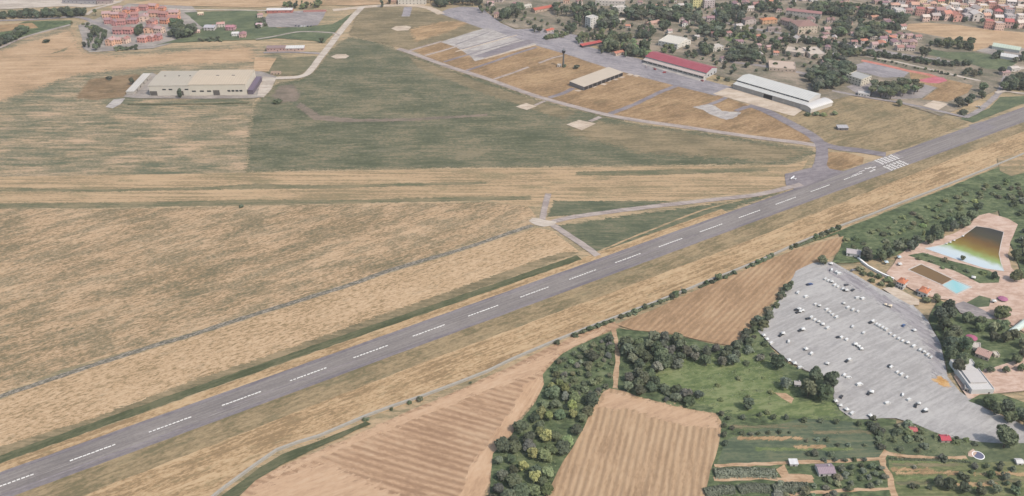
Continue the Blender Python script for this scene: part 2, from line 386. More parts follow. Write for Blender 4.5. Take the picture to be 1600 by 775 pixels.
region("grass_strip", "dull green strip along the lower edge of the mown band", [(-40,318),(60,317),(200,316),(400,312),(560,312),(700,308),(830,306),(830,312),(640,316),(400,321),(200,324),(-40,327)], "m_stripe_green", soft=2.5)
region("grass_strip", "faint green strip above the runway junction field", [(900,268),(1000,266),(1200,262),(1200,268),(1000,274),(900,274)], "m_stripe_green", soft=2.5)
region("near_field", "large tan stubble field with grey green weeds", [(-90,329),(0,327),(200,326),(400,322),(620,318),(760,316),(825,322),(838,338),(836,350),(725,384),(610,419),(540,443),(400,487),(300,518),(225,541),(98,577),(0,614),(-120,655)], "m_near", .6)
region("near_field", "pale tan stubble field between the track and the runway", [(-120,668),(0,625),(98,585),(225,550),(300,527),(400,495),(540,451),(610,427),(725,392),(838,356),(862,360),(895,385),(905,393),(600,500),(350,588),(0,716),(-120,760)], "m_near2", .6)
region("grass_strip", "brownish verge above the dark green ditch strip", [(-60,720),(0,698),(150,652),(300,595),(400,562),(540,512),(700,456),(840,406),(880,394),(905,394),(600,504),(350,590),(0,718),(-60,738)], "m_olive_soft", soft=2.5)
strip("gravel_track", "old grey gravel track through the near stubble field", [(-60,640),(0,619.5),(110,582.5),(225,545),(300,523),(400,490.6),(540,447),(608,423),(725,388),(790,366),(832,352)], 5.2, "m_track", .5, 5)
region("green_triangle", "small dark green triangle beside the concrete turning pad", [(856,338),(866,314),(1000,314),(1052,315),(990,324),(900,336)], "m_green_soft", soft=3)
region("olive_triangle", "grey green grass between the access road and the runway", [(868,354),(1000,334),(1150,314),(1225,300),(1150,324),(1048,362),(930,398),(905,380)], "m_green_soft", soft=5)
strip("mown_line", "pale mown line in the grey green triangle", [(928,396),(1000,366),(1100,328),(1160,312)], 2.2, "m_band", .5)

# ------------------------------------------------------------------ runway
def RW(n, off): p = RWA + RDIR * (PER * (n - 2)) + RNRM * off; return Vector((p.x, p.y, 0))
def band(n0, n1, o0, o1): return [RW(n0, o0), RW(n1, o0), RW(n1, o1), RW(n0, o1)]
region("verge", "dry tan verge along the upper edge of the runway", band(-4, 13, 12, 22), "m_verge_tan", .4)
strip("ditch_grass", "dark green grass strip running beside the runway", [(-70,743),(0,718),(200,647),(400,576.5),(600,507),(800,438.5),(905,402)], 8.0, "m_ditch", .5, 5)
region("verge", "brownish grass verge on the lower side of the runway", band(-5, 30, -13, -42), "m_verge", .6)
region("verge", "pale tan verge between the runway and the perimeter wall", [RW(-5, -40), RW(0, -37), RW(6, -33), RW(12, -36), RW(17, -30), RW(30, -28), RW(30, -62), P(1600,244), P(1550,263), P(1450,303.5), P(1360,338.5), P(1300,361), P(1240,385), P(1199,405), P(1150,425), P(1063,460), P(960,500), P(870,534), P(800,564), P(760,584), P(657,624), P(570,654), P(500,684), P(432,706), P(400,728), P(345,766), P(300,800), RW(-5, -90)], "m_verge_tan", .6)
rw = region("runway", "long grey purple asphalt runway crossing the whole view", band(-5, 30, -13.4, 13.4), "m_runway", .25, 12, cat="runway")
for sgn in (1, -1):
    o = region("shoulder", None, band(-5, 30, 10.2 * sgn, 13.3 * sgn), "m_runway_edge", .25, 12); o.parent = rw
    for k in ('kind',): o.pop(k, None)
    o.pop('category', None)
region("runway_patch", "paler worn tarmac round the threshold stripes", band(17.15, 18.0, 1, 13.2), "m_runway_pale", .4)
for i in range(26):                              # sealed joints, rubber and repairs along the runway
    n0 = R.uniform(-1, 22); ln = R.uniform(.6, 3.5); o0 = R.choice([-9, -6.5, -4.2, -2.6, 2.4, 4.4, 6.8, 9.2]) + R.uniform(-.6, .6); wd = R.uniform(.25, .6)
    q = region("sealed_joint" if i % 3 else "rubber_streak", None, band(n0, n0 + ln, o0, o0 + wd * (1 if i % 3 else 2.4)), "m_runway_pale" if i % 3 else "m_taxi", .08, 10); q.parent = rw
    for k in ('kind', 'category'): q.pop(k, None)
z0 = nextz()
m = MB()
def dash(n0, n1, o0, o1, mb=None):
    q = [RW(n0, o0), RW(n1, o0), RW(n1, o1), RW(n0, o1)]
    (mb or m).poly([(p.x, p.y, z0) for p in q])
for n in range(-2, 17):
    k = 11
    for j in range(k):                            # each bar is worn into short flakes of paint
        a = n + 0.03 + 0.58 * j / k; dash(a, a + 0.58 / k * R.uniform(.66, .9), -.5 + R.uniform(-.12, .08), .5 + R.uniform(-.08, .12))
part("marking", m, "m_white_paint", rw)
m = MB()
for half in (1, -1):
    for s in range(6):
        o0 = half * (1.6 + 2.0 * s)
        for j in range(6):
            if R.random() < .08: continue
            a = (17.3 if half > 0 else 17.22) + j * .102 + R.uniform(-.008, .008); dash(a, a + .062, o0, o0 + half * 1.15)
part("threshold_marking", m, "m_white_paint", rw)
m = MB()
for px, py, l, wd in ((1352.7,263.7,1.6,1.6),(1358.4,262.6,4.2,1.6),(1365.5,262,4,1.4),(1366,265.5,1.5,2.6),(1361.6,267.6,3.4,1.6),(1346,268,6,.9),(1336,273,6,.9)):
    p = P(px, py); a = RDIR * l * .8; b = RNRM * wd * .45
    m.poly([(q.x, q.y, z0) for q in (p - a - b, p + a - b, p + a + b, p - a + b)])
part("worn_marking", m, "m_worn_paint", rw)
region("runway_patch", "bluish grey fresh asphalt patch at the far runway end", [(1513,196),(1534,190),(1558,199),(1536,207)], "m_runway_edge", .4)

# ------------------------------------------------------------------ taxiways, apron and stands
region("airfield_grass", "orange brown dry grass between the apron and the perimeter road", [(640,76),(690,62),(770,40),(880,78),(950,103),(1050,131),(1120,148),(1170,165),(1235,198),(1275,222),(1250,224),(1150,211),(1060,198),(950,180),(890,165),(830,148),(760,123),(700,105)], "m_orange", .6)
region("airfield_grass", "brown olive grass beside the far grey slip road", [(560,14),(585,10),(680,20),(730,36),(772,46),(700,62),(640,78),(590,66),(545,56)], "m_olive_soft", soft=5)
region("airfield_grass", "tan orange worn stripe in the brown grass", [(640,46),(690,34),(740,34),(700,50),(650,66)], "m_orange_soft", soft=8)
region("airfield_grass", "brownish dry grass triangle above the runway threshold", [(1180,168),(1330,152),(1400,162),(1470,182),(1515,192),(1420,230),(1380,238),(1300,230),(1275,222),(1235,198)], "m_verge", .6)
region("airfield_grass", "small tan island between taxiway and runway", [(1292,238),(1320,238),(1350,246),(1348,256),(1310,268),(1292,262)], "m_orange", .5)
region("airfield_grass", "green wedge of grass above the far runway end", [(1500,186),(1545,170),(1562,152),(1600,150),(1660,148),(1660,140),(1605,160),(1520,192)], "m_meadow", .5)
region("apron", "long grey apron in front of the hangars", [(686,21),(700,14),(722,10.5),(752,12),(782,36),(805,46),(845,44),(870,50),(905,55),(915,72),(945,80),(1000,92),(1020,106),(1105,126),(1150,138),(1118,150),(1050,133),(950,107),(882,84),(800,61),(740,40)], "m_apron", .5)
strip("service_road", "cream service road along the top of the airfield", [(520,16),(566,11.5),(600,9),(640,8.5),(668,12),(690,22)], 13, "m_cream", .5)
strip("slip_road", "short grey slip road above the pale hexagon pad", [(638,11),(634,26)], 13, "m_apron", .4, smooth=False)
region("stand", "broad pale concrete aircraft stand", [(688,66),(740,49),(762,44),(800,58),(842,69),(800,81),(742,96),(735,88),(713,74)], "m_concrete", .4)
region("stand", "dark grey tarmac stand beside the pale one", [(740,88),(800,68),(826,62),(838,66),(800,78),(760,91)], "m_taxi", .4)
strip("pale_strip", "pale concrete strip along the dark stand", [(757,92),(800,80),(837,70)], 4.5, "m_cream", .3, smooth=False)
strip("pale_strip", "long thin pale strip across the stand", [(712,81),(760,68),(808,55)], 3, "m_cream", .3, smooth=False)
for i, (a, b) in enumerate((((712,70),(765,50)), ((722,77),(795,56)), ((735,84),(815,62)))):
    strip("stand_joint", "dark joint line, " + ORD[i] + " across the pale concrete stand", [a, b], 2.6, "m_taxi", .3, smooth=False)
strip("taxi_link", "narrow pinkish taxi link nearest the far hexagon pad", [(638,80),(662,73),(690,65)], 5, "m_perim", .3, smooth=False)
strip("taxi_link", "narrow taxi link leading to the pale concrete stand", [(664,87),(690,80),(716,72)], 4.5, "m_perim", .3, smooth=False)
strip("taxi_link", "narrow taxi link leading to the dark stand", [(694,97),(720,89),(745,82)], 4.5, "m_taxi", .3, smooth=False)
strip("taxi_link", "taxi link below the dark tarmac stand", [(728,111),(770,97),(800,86),(838,74)], 5, "m_taxi", .3, smooth=False)
strip("taxi_link", "thin pale taxi link left of the control tower", [(772,124),(805,113),(826,105)], 4, "m_perim", .3, smooth=False)
strip("taxi_link", "thin pale taxi link beside the control tower", [(842,99),(866,90),(880,87)], 4, "m_perim", .3, smooth=False)
strip("taxi_link", "grey taxi link in front of the open shelter", [(858,153),(880,146),(896,138)], 7, "m_taxi", .4)
strip("taxi_link", "grey taxi link across the orange grass", [(948,180),(990,164),(1030,145),(1058,134)], 7, "m_taxi", .4)
strip("taxi_link", "grey taxi link beside the broken concrete pad", [(1108,164),(1124,158),(1140,150)], 6, "m_taxi", .3, smooth=False)
strip("taxi_link", "grey taxi link meeting the cream hangar apron", [(1150,174),(1165,168),(1182,166)], 7, "m_taxi", .3)
strip("perimeter_road", "pinkish perimeter road along the green wedge", [(622,76.5),(640,82),(700,104),(760,123),(830,148),(890,165),(950,180),(1000,189),(1060,197.5),(1150,210.5),(1200,217.5),(1250,223.5),(1282,229)], 8.5, "m_perim", .3)
strip("taxiway", "dark grey taxiway from the hangar to the runway", [(1172,164),(1200,175),(1240,196),(1268,212),(1282,226),(1284,246),(1276,268),(1258,284),(1235,292)], 13, "m_taxi", .4)
strip("taxiway", "grey taxiway arm joining the runway threshold", [(1270,218),(1300,230),(1340,235),(1368,239.5),(1384,242)], 12, "m_taxi", .4)
region("taxi_fillet", "grey paved apron where the taxiway meets the runway", [(1226,272),(1270,262),(1288,254),(1296,264),(1318,268),(1250,294),(1228,290)], "m_taxi", .4)
strip("access_road", "pale grey road from the turning pad to the runway", [(864,347),(900,339),(1000,325.5),(1100,314),(1180,305),(1232,293.5),(1252,288)], 7, "m_perim", .3)
strip("access_road", "grey road from the turning pad down to the runway", [(864,352),(885,366),(908,381),(934,400)], 7, "m_perim", .3)
strip("access_road", "short pinkish stub above the turning pad", [(847,345),(851,326),(857,303)], 6, "m_perim", .4, smooth=False)
region("turning_pad", "cream concrete turning pad where the tracks meet", [(826,346),(832,341),(840,341),(850,344),(870,347),(866,352),(850,355),(836,352)], "m_pale", .4)
region("pad", "cream hexagonal pad near the top of the airfield", [(611,45),(618,41.5),(634,40.5),(643,42.5),(638,47.5),(620,48.5)], "m_cream", .2)
region("pad", "pale worn oval pad on the green wedge", [(517,89),(525,85.5),(540,85),(546,88),(540,91.5),(524,92)], "m_cream", .6)
region("pad", "small cream square pad beside the perimeter road", [(806,167),(822,161.5),(839,166.5),(823,172.5)], "m_cream", .3)
region("pad", "larger cream square pad beside the perimeter road", [(885,195),(905,188),(931,193.5),(909,204)], "m_cream", .3)
strip("taxi_link", "short link from the larger square pad to the road", [(922,190),(938,183)], 6, "m_perim", .3, smooth=False)
strip("taxi_link", "short link from the small square pad to the road", [(836,165),(852,158)], 4, "m_perim", .3, smooth=False)
region("broken_pad", "broken pale concrete pad on the orange grass", [(1082,168),(1105,163),(1118,166),(1128,174),(1158,176),(1148,184),(1135,188),(1112,180),(1098,172)], "m_concrete", 1.5, 4)
region("hangar_apron", "white concrete strip in front of the red hangar", [(1003,100.5),(1009,97.5),(1104,124),(1100,129)], "m_concrete", .2)
region("hangar_apron", "cream apron in front of the long white hangar", [(1114,147),(1136,138),(1152,137),(1255,172),(1240,182),(1200,171)], "m_cream", .3)
for i, (px, py) in enumerate(((903,142),(914,139.5),(927,136),(943,132),(950,127),(961,124.5),(971,121),(984,117),(994,119))):
    region("pad", ORD[i] + " pale patch in the row beside the open shelter", [(px-6,py+.5),(px-1,py-1.6),(px+6,py-.4),(px+2,py+1.6)], "m_cream", .3, 4)

# ------------------------------------------------------------------ upper left: village, warehouse and roads
region("village_ground", "grey green ground of the red village", [(128,60),(122,40),(150,30),(200,6),(300,10),(330,40),(290,62),(240,76),(140,82),(130,76)], "m_greyland", .8)
region("green_lot", "dull green meadow round the small farmhouses", [(288,20),(400,16),(420,40),(440,46),(430,56),(405,62),(300,66),(262,68),(240,72),(290,58),(318,44)], "m_meadow", .8)
region("green_lot", "dull green meadow below the walled yard", [(405,46),(480,42),(520,38),(552,20),(530,44),(505,68),(490,64),(430,60),(400,64)], "m_meadow", .8)
region("olive_lot", "olive green paddock inside the bend of the road", [(432,92),(500,88),(485,108),(466,118),(430,119),(418,112)], "m_stripe_green", soft=5)
region("tan_lot", "tan plot beside the pink farm building", [(398,90),(432,91),(420,112),(396,112)], "m_tan_far", .4)
region("top_band", "tan and pinkish fields along the top edge", [(205,6),(260,-4),(640,-8),(640,4),(560,9),(470,8),(400,12),(300,10)], "m_tan_far", .8)
region("pale_yard", "pale sandy yard above the tree belt", [(-30,16),(0,15),(60,12),(100,10),(140,12),(190,4),(150,-8),(-40,-8)], "m_pale", .6)
region("green_verge", "green verge between the tree belt and the tan field", [(0,46),(40,34),(110,32),(112,40),(60,52),(20,66),(0,70),(-20,60)], "m_scrub", .6)
region("orange_plot", "orange dry plot below the tree belt", [(-10,40),(50,36),(60,44),(20,48),(-10,52)], "m_orange", .5)
strip("village_road", "pale road from the left edge to the village", [(-40,34),(0,32.5),(60,30.5),(120,27),(150,36),(175,47),(186,56)], 8, "m_street", .3)
strip("village_road", "pale road running up behind the village", [(135,24),(150,14),(178,6),(200,-4)], 7, "m_pale", .3)
strip("field_path", "pale farm path along the tan field edge", [(-20,80),(0,75),(40,58),(110,39)], 6, "m_perim", .3)
strip("top_lane", "white lane along the top fields", [(258,14),(300,15.5),(360,16),(420,17)], 5, "m_pale", .3)
region("village_yard", "pale paved yard in front of the red village", [(163,76),(172,70),(215,72),(252,62),(262,64),(240,71),(200,76)], "m_greyland", .4)
region("walled_yard", "large grey paved yard with parked cars", [(412,30),(420,22),(470,17),(510,17),(504,30),(496,40),(470,43),(420,43)], "m_street", .4)
strip("airfield_road", "pale concrete road along the left of the green wedge", [(566,11),(550,28),(535,46),(518,68),(500,91),(484,112),(472,119.5),(455,122),(430,122.5),(408,126)], 10, "m_pale", .3)
strip("farm_track", "thin pale track passing the pink farm building", [(400,62),(430,57),(470,50),(520,52),(530,56)], 4, "m_perim", .4)
strip("farm_track", "short grey drive to the pink farm building", [(412,82.5),(460,82),(500,84)], 6, "m_street", .3)
region("warehouse_yard", "pale concrete yard round the long warehouse", [(193,152),(208,140),(228,118),(238,114),(250,120),(400,112),(408,112),(420,116),(432,120),(412,152),(395,154),(300,155),(215,154)], "m_greyland", .3)
region("warehouse_yard", "pale concrete turning area right of the warehouse", [(402,150),(408,128),(412,120),(432,122),(424,140),(412,153)], "m_pale", .3)
region("blue_slab", "pale bluish slab at the left corner of the warehouse yard", [(165,168),(178,156),(196,154),(188,164),(176,170)], "m_concrete", .4)
strip("ditch_line", "faint dark ditch in front of the warehouse", [(200,163),(300,163),(390,161)], 2.5, "m_ditch", .6)

# ------------------------------------------------------------------ upper right: town ground
region("town_ground", "mixed dry and green ground of the wooded town", [(755,12),(752,-10),(1700,-14),(1700,140),(1600,138),(1560,140),(1500,170),(1470,182),(1400,160),(1330,150),(1285,160),(1270,150),(1155,128),(1100,112),(1008,90),(945,78),(900,55),(845,43),(805,45),(780,34)], "m_townland", .6)
region("tan_meadow", "orange tan field below the hill town", [(1408,44),(1420,38),(1450,36),(1500,40),(1545,47),(1600,51),(1680,55),(1680,86),(1600,76),(1550,82),(1520,80),(1518,68),(1490,62),(1460,56),(1425,50)], "m_tan_far", .5)
region("green_meadow", "dull green meadow beside the greenhouses", [(1446,76),(1480,82),(1520,82),(1560,88),(1590,98),(1570,110),(1540,108),(1510,98),(1470,90),(1440,84)], "m_meadow", .5)
region("green_lot", "small green lawn among the town trees", [(1130,50),(1165,52),(1170,62),(1140,66),(1128,58)], "m_meadow_bright", soft=5)
strip("town_street", "grey street curving through the wooded town", [(1060,18),(1110,30),(1180,46),(1260,58),(1330,70),(1400,84),(1450,92),(1500,100)], 8, "m_street", .4)
strip("town_street", "grey road along the hedged sports ground", [(1345,74),(1390,84),(1430,92),(1480,98)], 6, "m_street", .4)
strip("hedge_path", "pale path between two dark hedgerows", [(1352,88),(1400,97),(1440,106),(1500,120),(1532,127)], 5, "m_pale", .4)
strip("hangar_road", "grey road behind the red roofed hangar", [(1130,96),(1180,102),(1240,112),(1300,124)], 8, "m_street", .4)
strip("boundary_road", "grey road along the airfield boundary", [(1300,142),(1340,150),(1400,160),(1440,168),(1480,177),(1510,184)], 6, "m_street", .4)
strip("far_road", "grey road rising towards the right edge of the town", [(1508,184),(1528,174),(1546,160),(1560,146),(1566,134),(1572,118)], 7, "m_street", .4)
strip("far_road", "pale lane branching off by the right hedge", [(1556,146),(1570,143),(1600,147),(1660,152)], 6, "m_pale", .3)
region("school_yard", "grey paved yard under the school trees", [(1322,136),(1346,128),(1420,140),(1444,132),(1466,136),(1440,154),(1400,156),(1340,148)], "m_street", .4)
region("sports_court", "grey sports court beside the red running track", [(1331,104),(1352,97),(1400,108),(1420,114),(1412,121),(1380,122),(1340,112)], "m_apron", .3)
region("sports_ground", "orange soil around the sports ground", [(1420,112),(1470,122),(1520,134),(1512,146),(1480,160),(1440,156),(1466,138),(1424,128)], "m_orange", .5)
strip("running_track", "red running track straight on the sports ground", [(1346,95),(1380,102),(1420,111.5),(1450,117),(1474,125)], 8, "m_redcourt", .2, smooth=False)
region("sports_court", "pink sports court at the end of the track", [(1432,126),(1460,121),(1474,122),(1480,127),(1466,131),(1448,130)], "m_pinkcourt", .3)
region("pale_pad", "cream concrete pad beside the airfield boundary", [(1442,166),(1458,157.5),(1482,163),(1466,173)], "m_cream", .3)
region("greenhouse_yard", "pale yard around the greenhouses", [(1525,80),(1560,70),(1600,76),(1640,80),(1640,96),(1580,94),(1550,86)], "m_greyland", .5)
strip("sand_lane", "cream lane at the right edge near the greenhouses", [(1580,112),(1600,106),(1640,104)], 9, "m_pale", .4)

# ------------------------------------------------------------------ lower right: woods, meadow, gardens, car park and pools
region("scrub_land", "green scrub between the perimeter wall and the pools", [(1243,388),(1320,358),(1450,306),(1550,266),(1600,247),(1720,205),(1760,480),(1600,440),(1560,330),(1480,360),(1400,400),(1330,412),(1300,412),(1318,378),(1310,366)], "m_scrub", .6)
region("tan_lot", "tan clearing at the right edge above the pools", [(1558,248),(1600,238),(1640,225),(1640,262),(1580,276),(1562,268)], "m_band", .5)
region("stubble_field", "harvested triangular field with dark plough rows", [(962,508),(1000,493),(1120,440),(1240,391),(1318,370),(1310,394),(1240,437),(1225,452),(1180,502),(1150,542),(1110,536),(1060,524),(990,517)], "m_stubble_e", .8)
region("stubble_field", "harvested field with dark rows left of the wood", [(340,795),(400,750),(430,735),(500,705),(600,661),(700,618),(800,573),(860,542),(960,504),(968,512),(930,528),(880,552),(855,575),(848,590),(850,602),(838,625),(815,650),(800,680),(775,710),(770,740),(757,775),(750,800)], "m_stubble_w", .8)
region("stubble_patch", "smooth pale headland along the perimeter wall", [(400,752),(500,708),(700,620),(828,566),(950,510),(940,524),(870,556),(846,582),(740,618),(620,668),(540,700),(430,745)], "m_stubble_plain", soft=5)
region("stubble_patch", "smooth pale corner of the harvested field", [(360,800),(420,752),(500,726),(560,745),(620,775),(620,800)], "m_stubble_plain", soft=9)
region("stubble_patch", "pale wheel marked headland beside the wood", [(846,590),(850,604),(836,626),(812,652),(796,682),(772,712),(768,740),(752,785),(715,785),(735,730),(770,680),(800,640),(820,600)], "m_stubble_edge", soft=3)
region("woodland_floor", "dark green woodland floor", [(765,790),(770,710),(800,680),(838,628),(850,602),(848,586),(880,553),(932,528),(968,514),(1060,526),(1110,538),(1150,544),(1185,505),(1226,455),(1245,436),(1262,428),(1250,445),(1205,500),(1185,520),(1205,545),(1225,565),(1260,582),(1300,592),(1302,622),(1320,650),(1400,657),(1400,800)], "m_scrub", .7)
region("meadow", "bright green meadow among the trees", [(1040,555),(1110,560),(1180,550),(1230,590),(1250,625),(1300,632),(1310,652),(1220,655),(1130,645),(1050,615),(1010,590)], "m_meadow_bright", soft=10)
region("stubble_field", "harvested field with straight rows at the bottom edge", [(845,790),(880,722),(905,682),(925,642),(942,614),(952,608),(975,612),(1000,622),(1050,635),(1118,647),(1127,660),(1122,700),(1112,730),(1108,760),(1094,800)], "m_stubble_s", .6)
region("stubble_patch", "pale turning headland on top of the straight rows", [(930,640),(948,612),(1000,624),(1120,652),(1122,672),(1040,660),(980,640)], "m_stubble_plain", soft=5)
strip("dirt_path", "tan dirt path through the trees", [(958,514),(962,532),(965,556),(963,580),(961,608)], 3.4, "m_dirt", .5, 4)
region("crop_field", "bluish green vegetable field", [(1120,726),(1132,690),(1160,680),(1250,655),(1330,660),(1372,690),(1380,716),(1240,724)], "m_crop", .6)
region("garden_land", "allotment ground with yellowish rows of beds", [(1388,718),(1470,716),(1520,724),(1600,720),(1680,722),(1700,800),(1390,800)], "m_garden", .6)
region("crop_field", "dark green allotment plot left of the winding path", [(1110,735),(1380,720),(1386,800),(1095,800)], "m_scrub", .6)
region("garden_land", "rough green plot beside the grey car park", [(1374,668),(1420,662),(1520,690),(1600,692),(1680,690),(1680,722),(1520,724),(1470,716),(1388,714)], "m_meadow", .7)
strip("dirt_path", "winding tan dirt path between the allotments", [(1386,706),(1379,716),(1380,728),(1388,742),(1393,760),(1400,785)], 4, "m_dirt", .5, 4)
strip("dirt_path", "tan dirt path above the yellow beds", [(1384,710),(1400,712),(1440,716),(1480,717),(1510,716)], 3, "m_dirt", .5, 4)
strip("dirt_path", "tan dirt path below the vegetable field", [(1116,729),(1170,727),(1235,724),(1300,722),(1382,718)], 3, "m_dirt", .5, 4)
for i, (x0, x1, y, mt) in enumerate(((1392,1515,722,"m_meadow_bright"),(1394,1500,728,"m_stripe_green"),(1392,1450,735,"m_orange_soft"),(1398,1500,740,"m_orange_soft"),(1398,1470,748,"m_meadow_bright"),(1400,1450,756,"m_stripe_green"),(1520,1598,742,"m_orange_soft"),(1525,1600,752,"m_stripe_green"),(1480,1560,758,"m_orange_soft"),(1140,1260,668,"m_stripe_green"),(1150,1250,686,"m_orange_soft"),(1180,1330,703,"m_meadow_bright"),(1270,1368,676,"m_stripe_green"),(1240,1290,700,"m_orange_soft"))):
    region("garden_bed", ORD[i] + " strip of mixed beds and bare soil on the allotments", [(x0,y-2),(x1,y-2.5),(x1+4,y+2),(x0+2,y+2.5)], mt, soft=2.2)
region("dirt_patch", "bare tan soil beside the small white shed", [(1212,735),(1225,727),(1232,742),(1268,744),(1272,750),(1225,756)], "m_dirt", .8, 5)
strip("dirt_path", "tan bare strip between the two orchard hedges", [(1115,750),(1150,750),(1190,748),(1225,752),(1270,752)], 3, "m_dirt", .6, 4)
strip("dirt_path", "tan bare strip at the bottom of the allotments", [(1210,778),(1260,772),(1320,768),(1390,765)], 2.6, "m_dirt", .6, 4)
region("dirt_patch", "orange bare patch in the green meadow", [(1210,615),(1228,616),(1240,624),(1236,632),(1222,624)], "m_dirt", .8, 5)
region("car_park", "large pale grey gravel car park", [(1184,519),(1205,490),(1228,452),(1243,425),(1270,412),(1300,410),(1325,424),(1352,440),(1384,458),(1420,470),(1450,503),(1468,535),(1480,590),(1500,614),(1540,640),(1600,666),(1720,720),(1720,735),(1600,694),(1560,694),(1530,692),(1480,684),(1430,664),(1400,655),(1332,656),(1312,642),(1302,622),(1301,592),(1258,580),(1228,562),(1205,542)], "m_carpark", .6)
region("car_park_lane", "darker worn lane along the upper side of the car park", [(1300,414),(1330,432),(1380,464),(1430,486),(1462,532),(1478,590),(1462,590),(1448,540),(1410,496),(1350,458),(1290,425)], "m_carpark_dark", soft=7)
region("gravel_apron", "cream gravel apron below the tiled pool houses", [(1378,452),(1396,449),(1410,456),(1436,470),(1436,478),(1422,478),(1400,466)], "m_cream", .4)
region("sand_patch", "orange sandy rubble on the grey car park", [(1456,594),(1468,589),(1482,598),(1486,607),(1474,606),(1464,600)], "m_orangesand", soft=2.5)
region("pool_paving", "pink paving round the large pool", [(1404,400),(1420,388),(1450,377),(1490,366),(1516,352),(1524,339),(1545,334),(1575,343),(1590,352),(1585,364),(1578,380),(1574,400),(1580,420),(1600,438),(1680,446),(1680,560),(1600,520),(1572,505),(1540,496),(1480,470),(1440,462),(1400,440),(1384,428),(1396,414)], "m_pink", .4)
region("pool_green", "strip of shrubs and grass between the two pools", [(1418,400),(1442,396),(1490,410),(1545,424),(1562,434),(1560,443),(1530,444),(1490,424),(1440,408)], "m_scrub", .5)
region("pool_green", "green lawn island in the pink paving", [(1510,474),(1530,463),(1548,468),(1545,480),(1525,482)], "m_meadow", .4)
region("grey_paving", "grey paved ramp beside the dark grove", [(1490,477),(1505,472),(1535,485),(1556,497),(1540,502),(1500,490)], "m_street", .3)
region("pool_wood_floor", "dark green floor of the wood below the pools", [(1450,500),(1466,470),(1488,478),(1500,492),(1560,502),(1600,524),(1680,560),(1680,600),(1600,572),(1550,582),(1500,580),(1482,585),(1470,540)], "m_scrub", .5)
region("pink_yard", "pinkish yard right of the white pool building", [(1490,590),(1500,575),(1545,578),(1600,560),(1700,590),(1700,640),(1600,612),(1560,616),(1540,626),(1512,624)], "m_pink", .4)
region("green_lot", "green verge in front of the white pool building", [(1512,628),(1530,618),(1560,616),(1600,630),(1700,660),(1700,690),(1600,660),(1545,640)], "m_scrub", .5)
region("ditch_bank", "green bank on the field side of the perimeter wall", [(330,790),(352,772),(405,733),(440,712),(505,688),(572,660),(580,664),(510,695),(440,728),(400,752),(360,790)], "m_ditch", .5)
# ------------------------------------------------------------------ building materials
plain("m_wall", None, .10, .5, objcol=True)
plain("m_roof", None, .16, .7, objcol=True, seam=(0, 1.1, .10))
plain("m_sheet_roof", None, .12, .12, rough=.55, spec=.3, objcol=True, seam=(0, 3.2, .06))
plain("m_window", C(58, 60, 66), .2, .8, rough=.25, spec=.5)
plain("m_door", C(112, 106, 102), .15, .6)
plain("m_door_pale", C(190,186,182), .12, .5)
plain("m_dark", C(58, 54, 56), .15, .6)
plain("m_concrete_wall", C(184, 178, 168), .2, .35)
plain("m_trunk", C(92, 80, 68, .7), .2, 1.5)
plain("m_white", C(244, 242, 240, .78), .07, .8, rough=.5)
plain("m_glass", C(50, 56, 64, .6), .1, 1, rough=.15, spec=.6)
plain("m_tyre", C(40, 40, 42, .6), .1, 2)
plain("m_paint", None, .05, .8, rough=.35, spec=.4, objcol=True)
plain("m_canvas", None, .06, .8, rough=.85, objcol=True)
plain("m_steel", C(128, 130, 134), .15, .8, rough=.5, metal=.3)
leafmat("m_leaf")
def K(c, k=0.58): return C(c[0], c[1], c[2], k)
def mpp(px, py): return math.hypot(H, P(px, py).y) / math.hypot(F, CY - py)     # metres across for one photo pixel

def roof_mb(w, d, h, kind, rise, ov):
    m = MB(); x, y, t = w / 2 + ov, d / 2 + ov, .22
    if kind == 'gable':
        sl = rise / (d / 2)
        for s in (-1, 1):
            a = [(s * 0, h + rise), (s * y, h + rise - sl * y), (s * y, h + rise - sl * y + t), (0, h + rise + t)]
            m.prism(a if s < 0 else a[::-1], -x, x)
    elif kind == 'gabley':
        sl = rise / (w / 2)
        for s in (-1, 1):
            i = len(m.v); pr = [(0, h + rise), (s * x, h + rise - sl * x), (s * x, h + rise - sl * x + t), (0, h + rise + t)]
            m.v += [(q, -y, z) for q, z in pr] + [(q, y, z) for q, z in pr]
            m.f += [(i, i+1, i+2, i+3), (i+7, i+6, i+5, i+4)] + [(i+k, i+4+k, i+4+(k+1)%4, i+(k+1)%4) for k in range(4)]
    elif kind == 'hip':
        r = max(w - d, 0.2) / 2 if w >= d else 0; q = 0 if w >= d else (d - w) / 2
        a = [(-x, -y, h), (x, -y, h), (x, y, h), (-x, y, h)]; b0 = (-r, -q, h + rise); b1 = (r, q, h + rise)
        m.poly(a[::-1])
        if w >= d:
            m.poly([a[0], a[1], b1, b0]); m.poly([a[1], a[2], b1]); m.poly([a[2], a[3], b0, b1]); m.poly([a[3], a[0], b0])
        else:
            m.poly([a[0], a[1], b0]); m.poly([a[1], a[2], b1, b0]); m.poly([a[2], a[3], b1]); m.poly([a[3], a[0], b0, b1])
    elif kind == 'flat':
        m.box(-w / 2 + .3, w / 2 - .3, -d / 2 + .3, d / 2 - .3, h - .5, h - .25)
    elif kind == 'shed':
        m.prism([(-y, h), (y, h + rise), (y, h + rise + t), (-y, h + t)][::-1], -x, x)
    elif kind == 'barrel':
        n = 10; pr = [(-y * math.cos(math.pi * k / n), h + rise * math.sin(math.pi * k / n)) for k in range(n + 1)]
        m.prism((pr + [(b * .985, z - .25) for b, z in pr[::-1]])[::-1], -x, x)
    return m
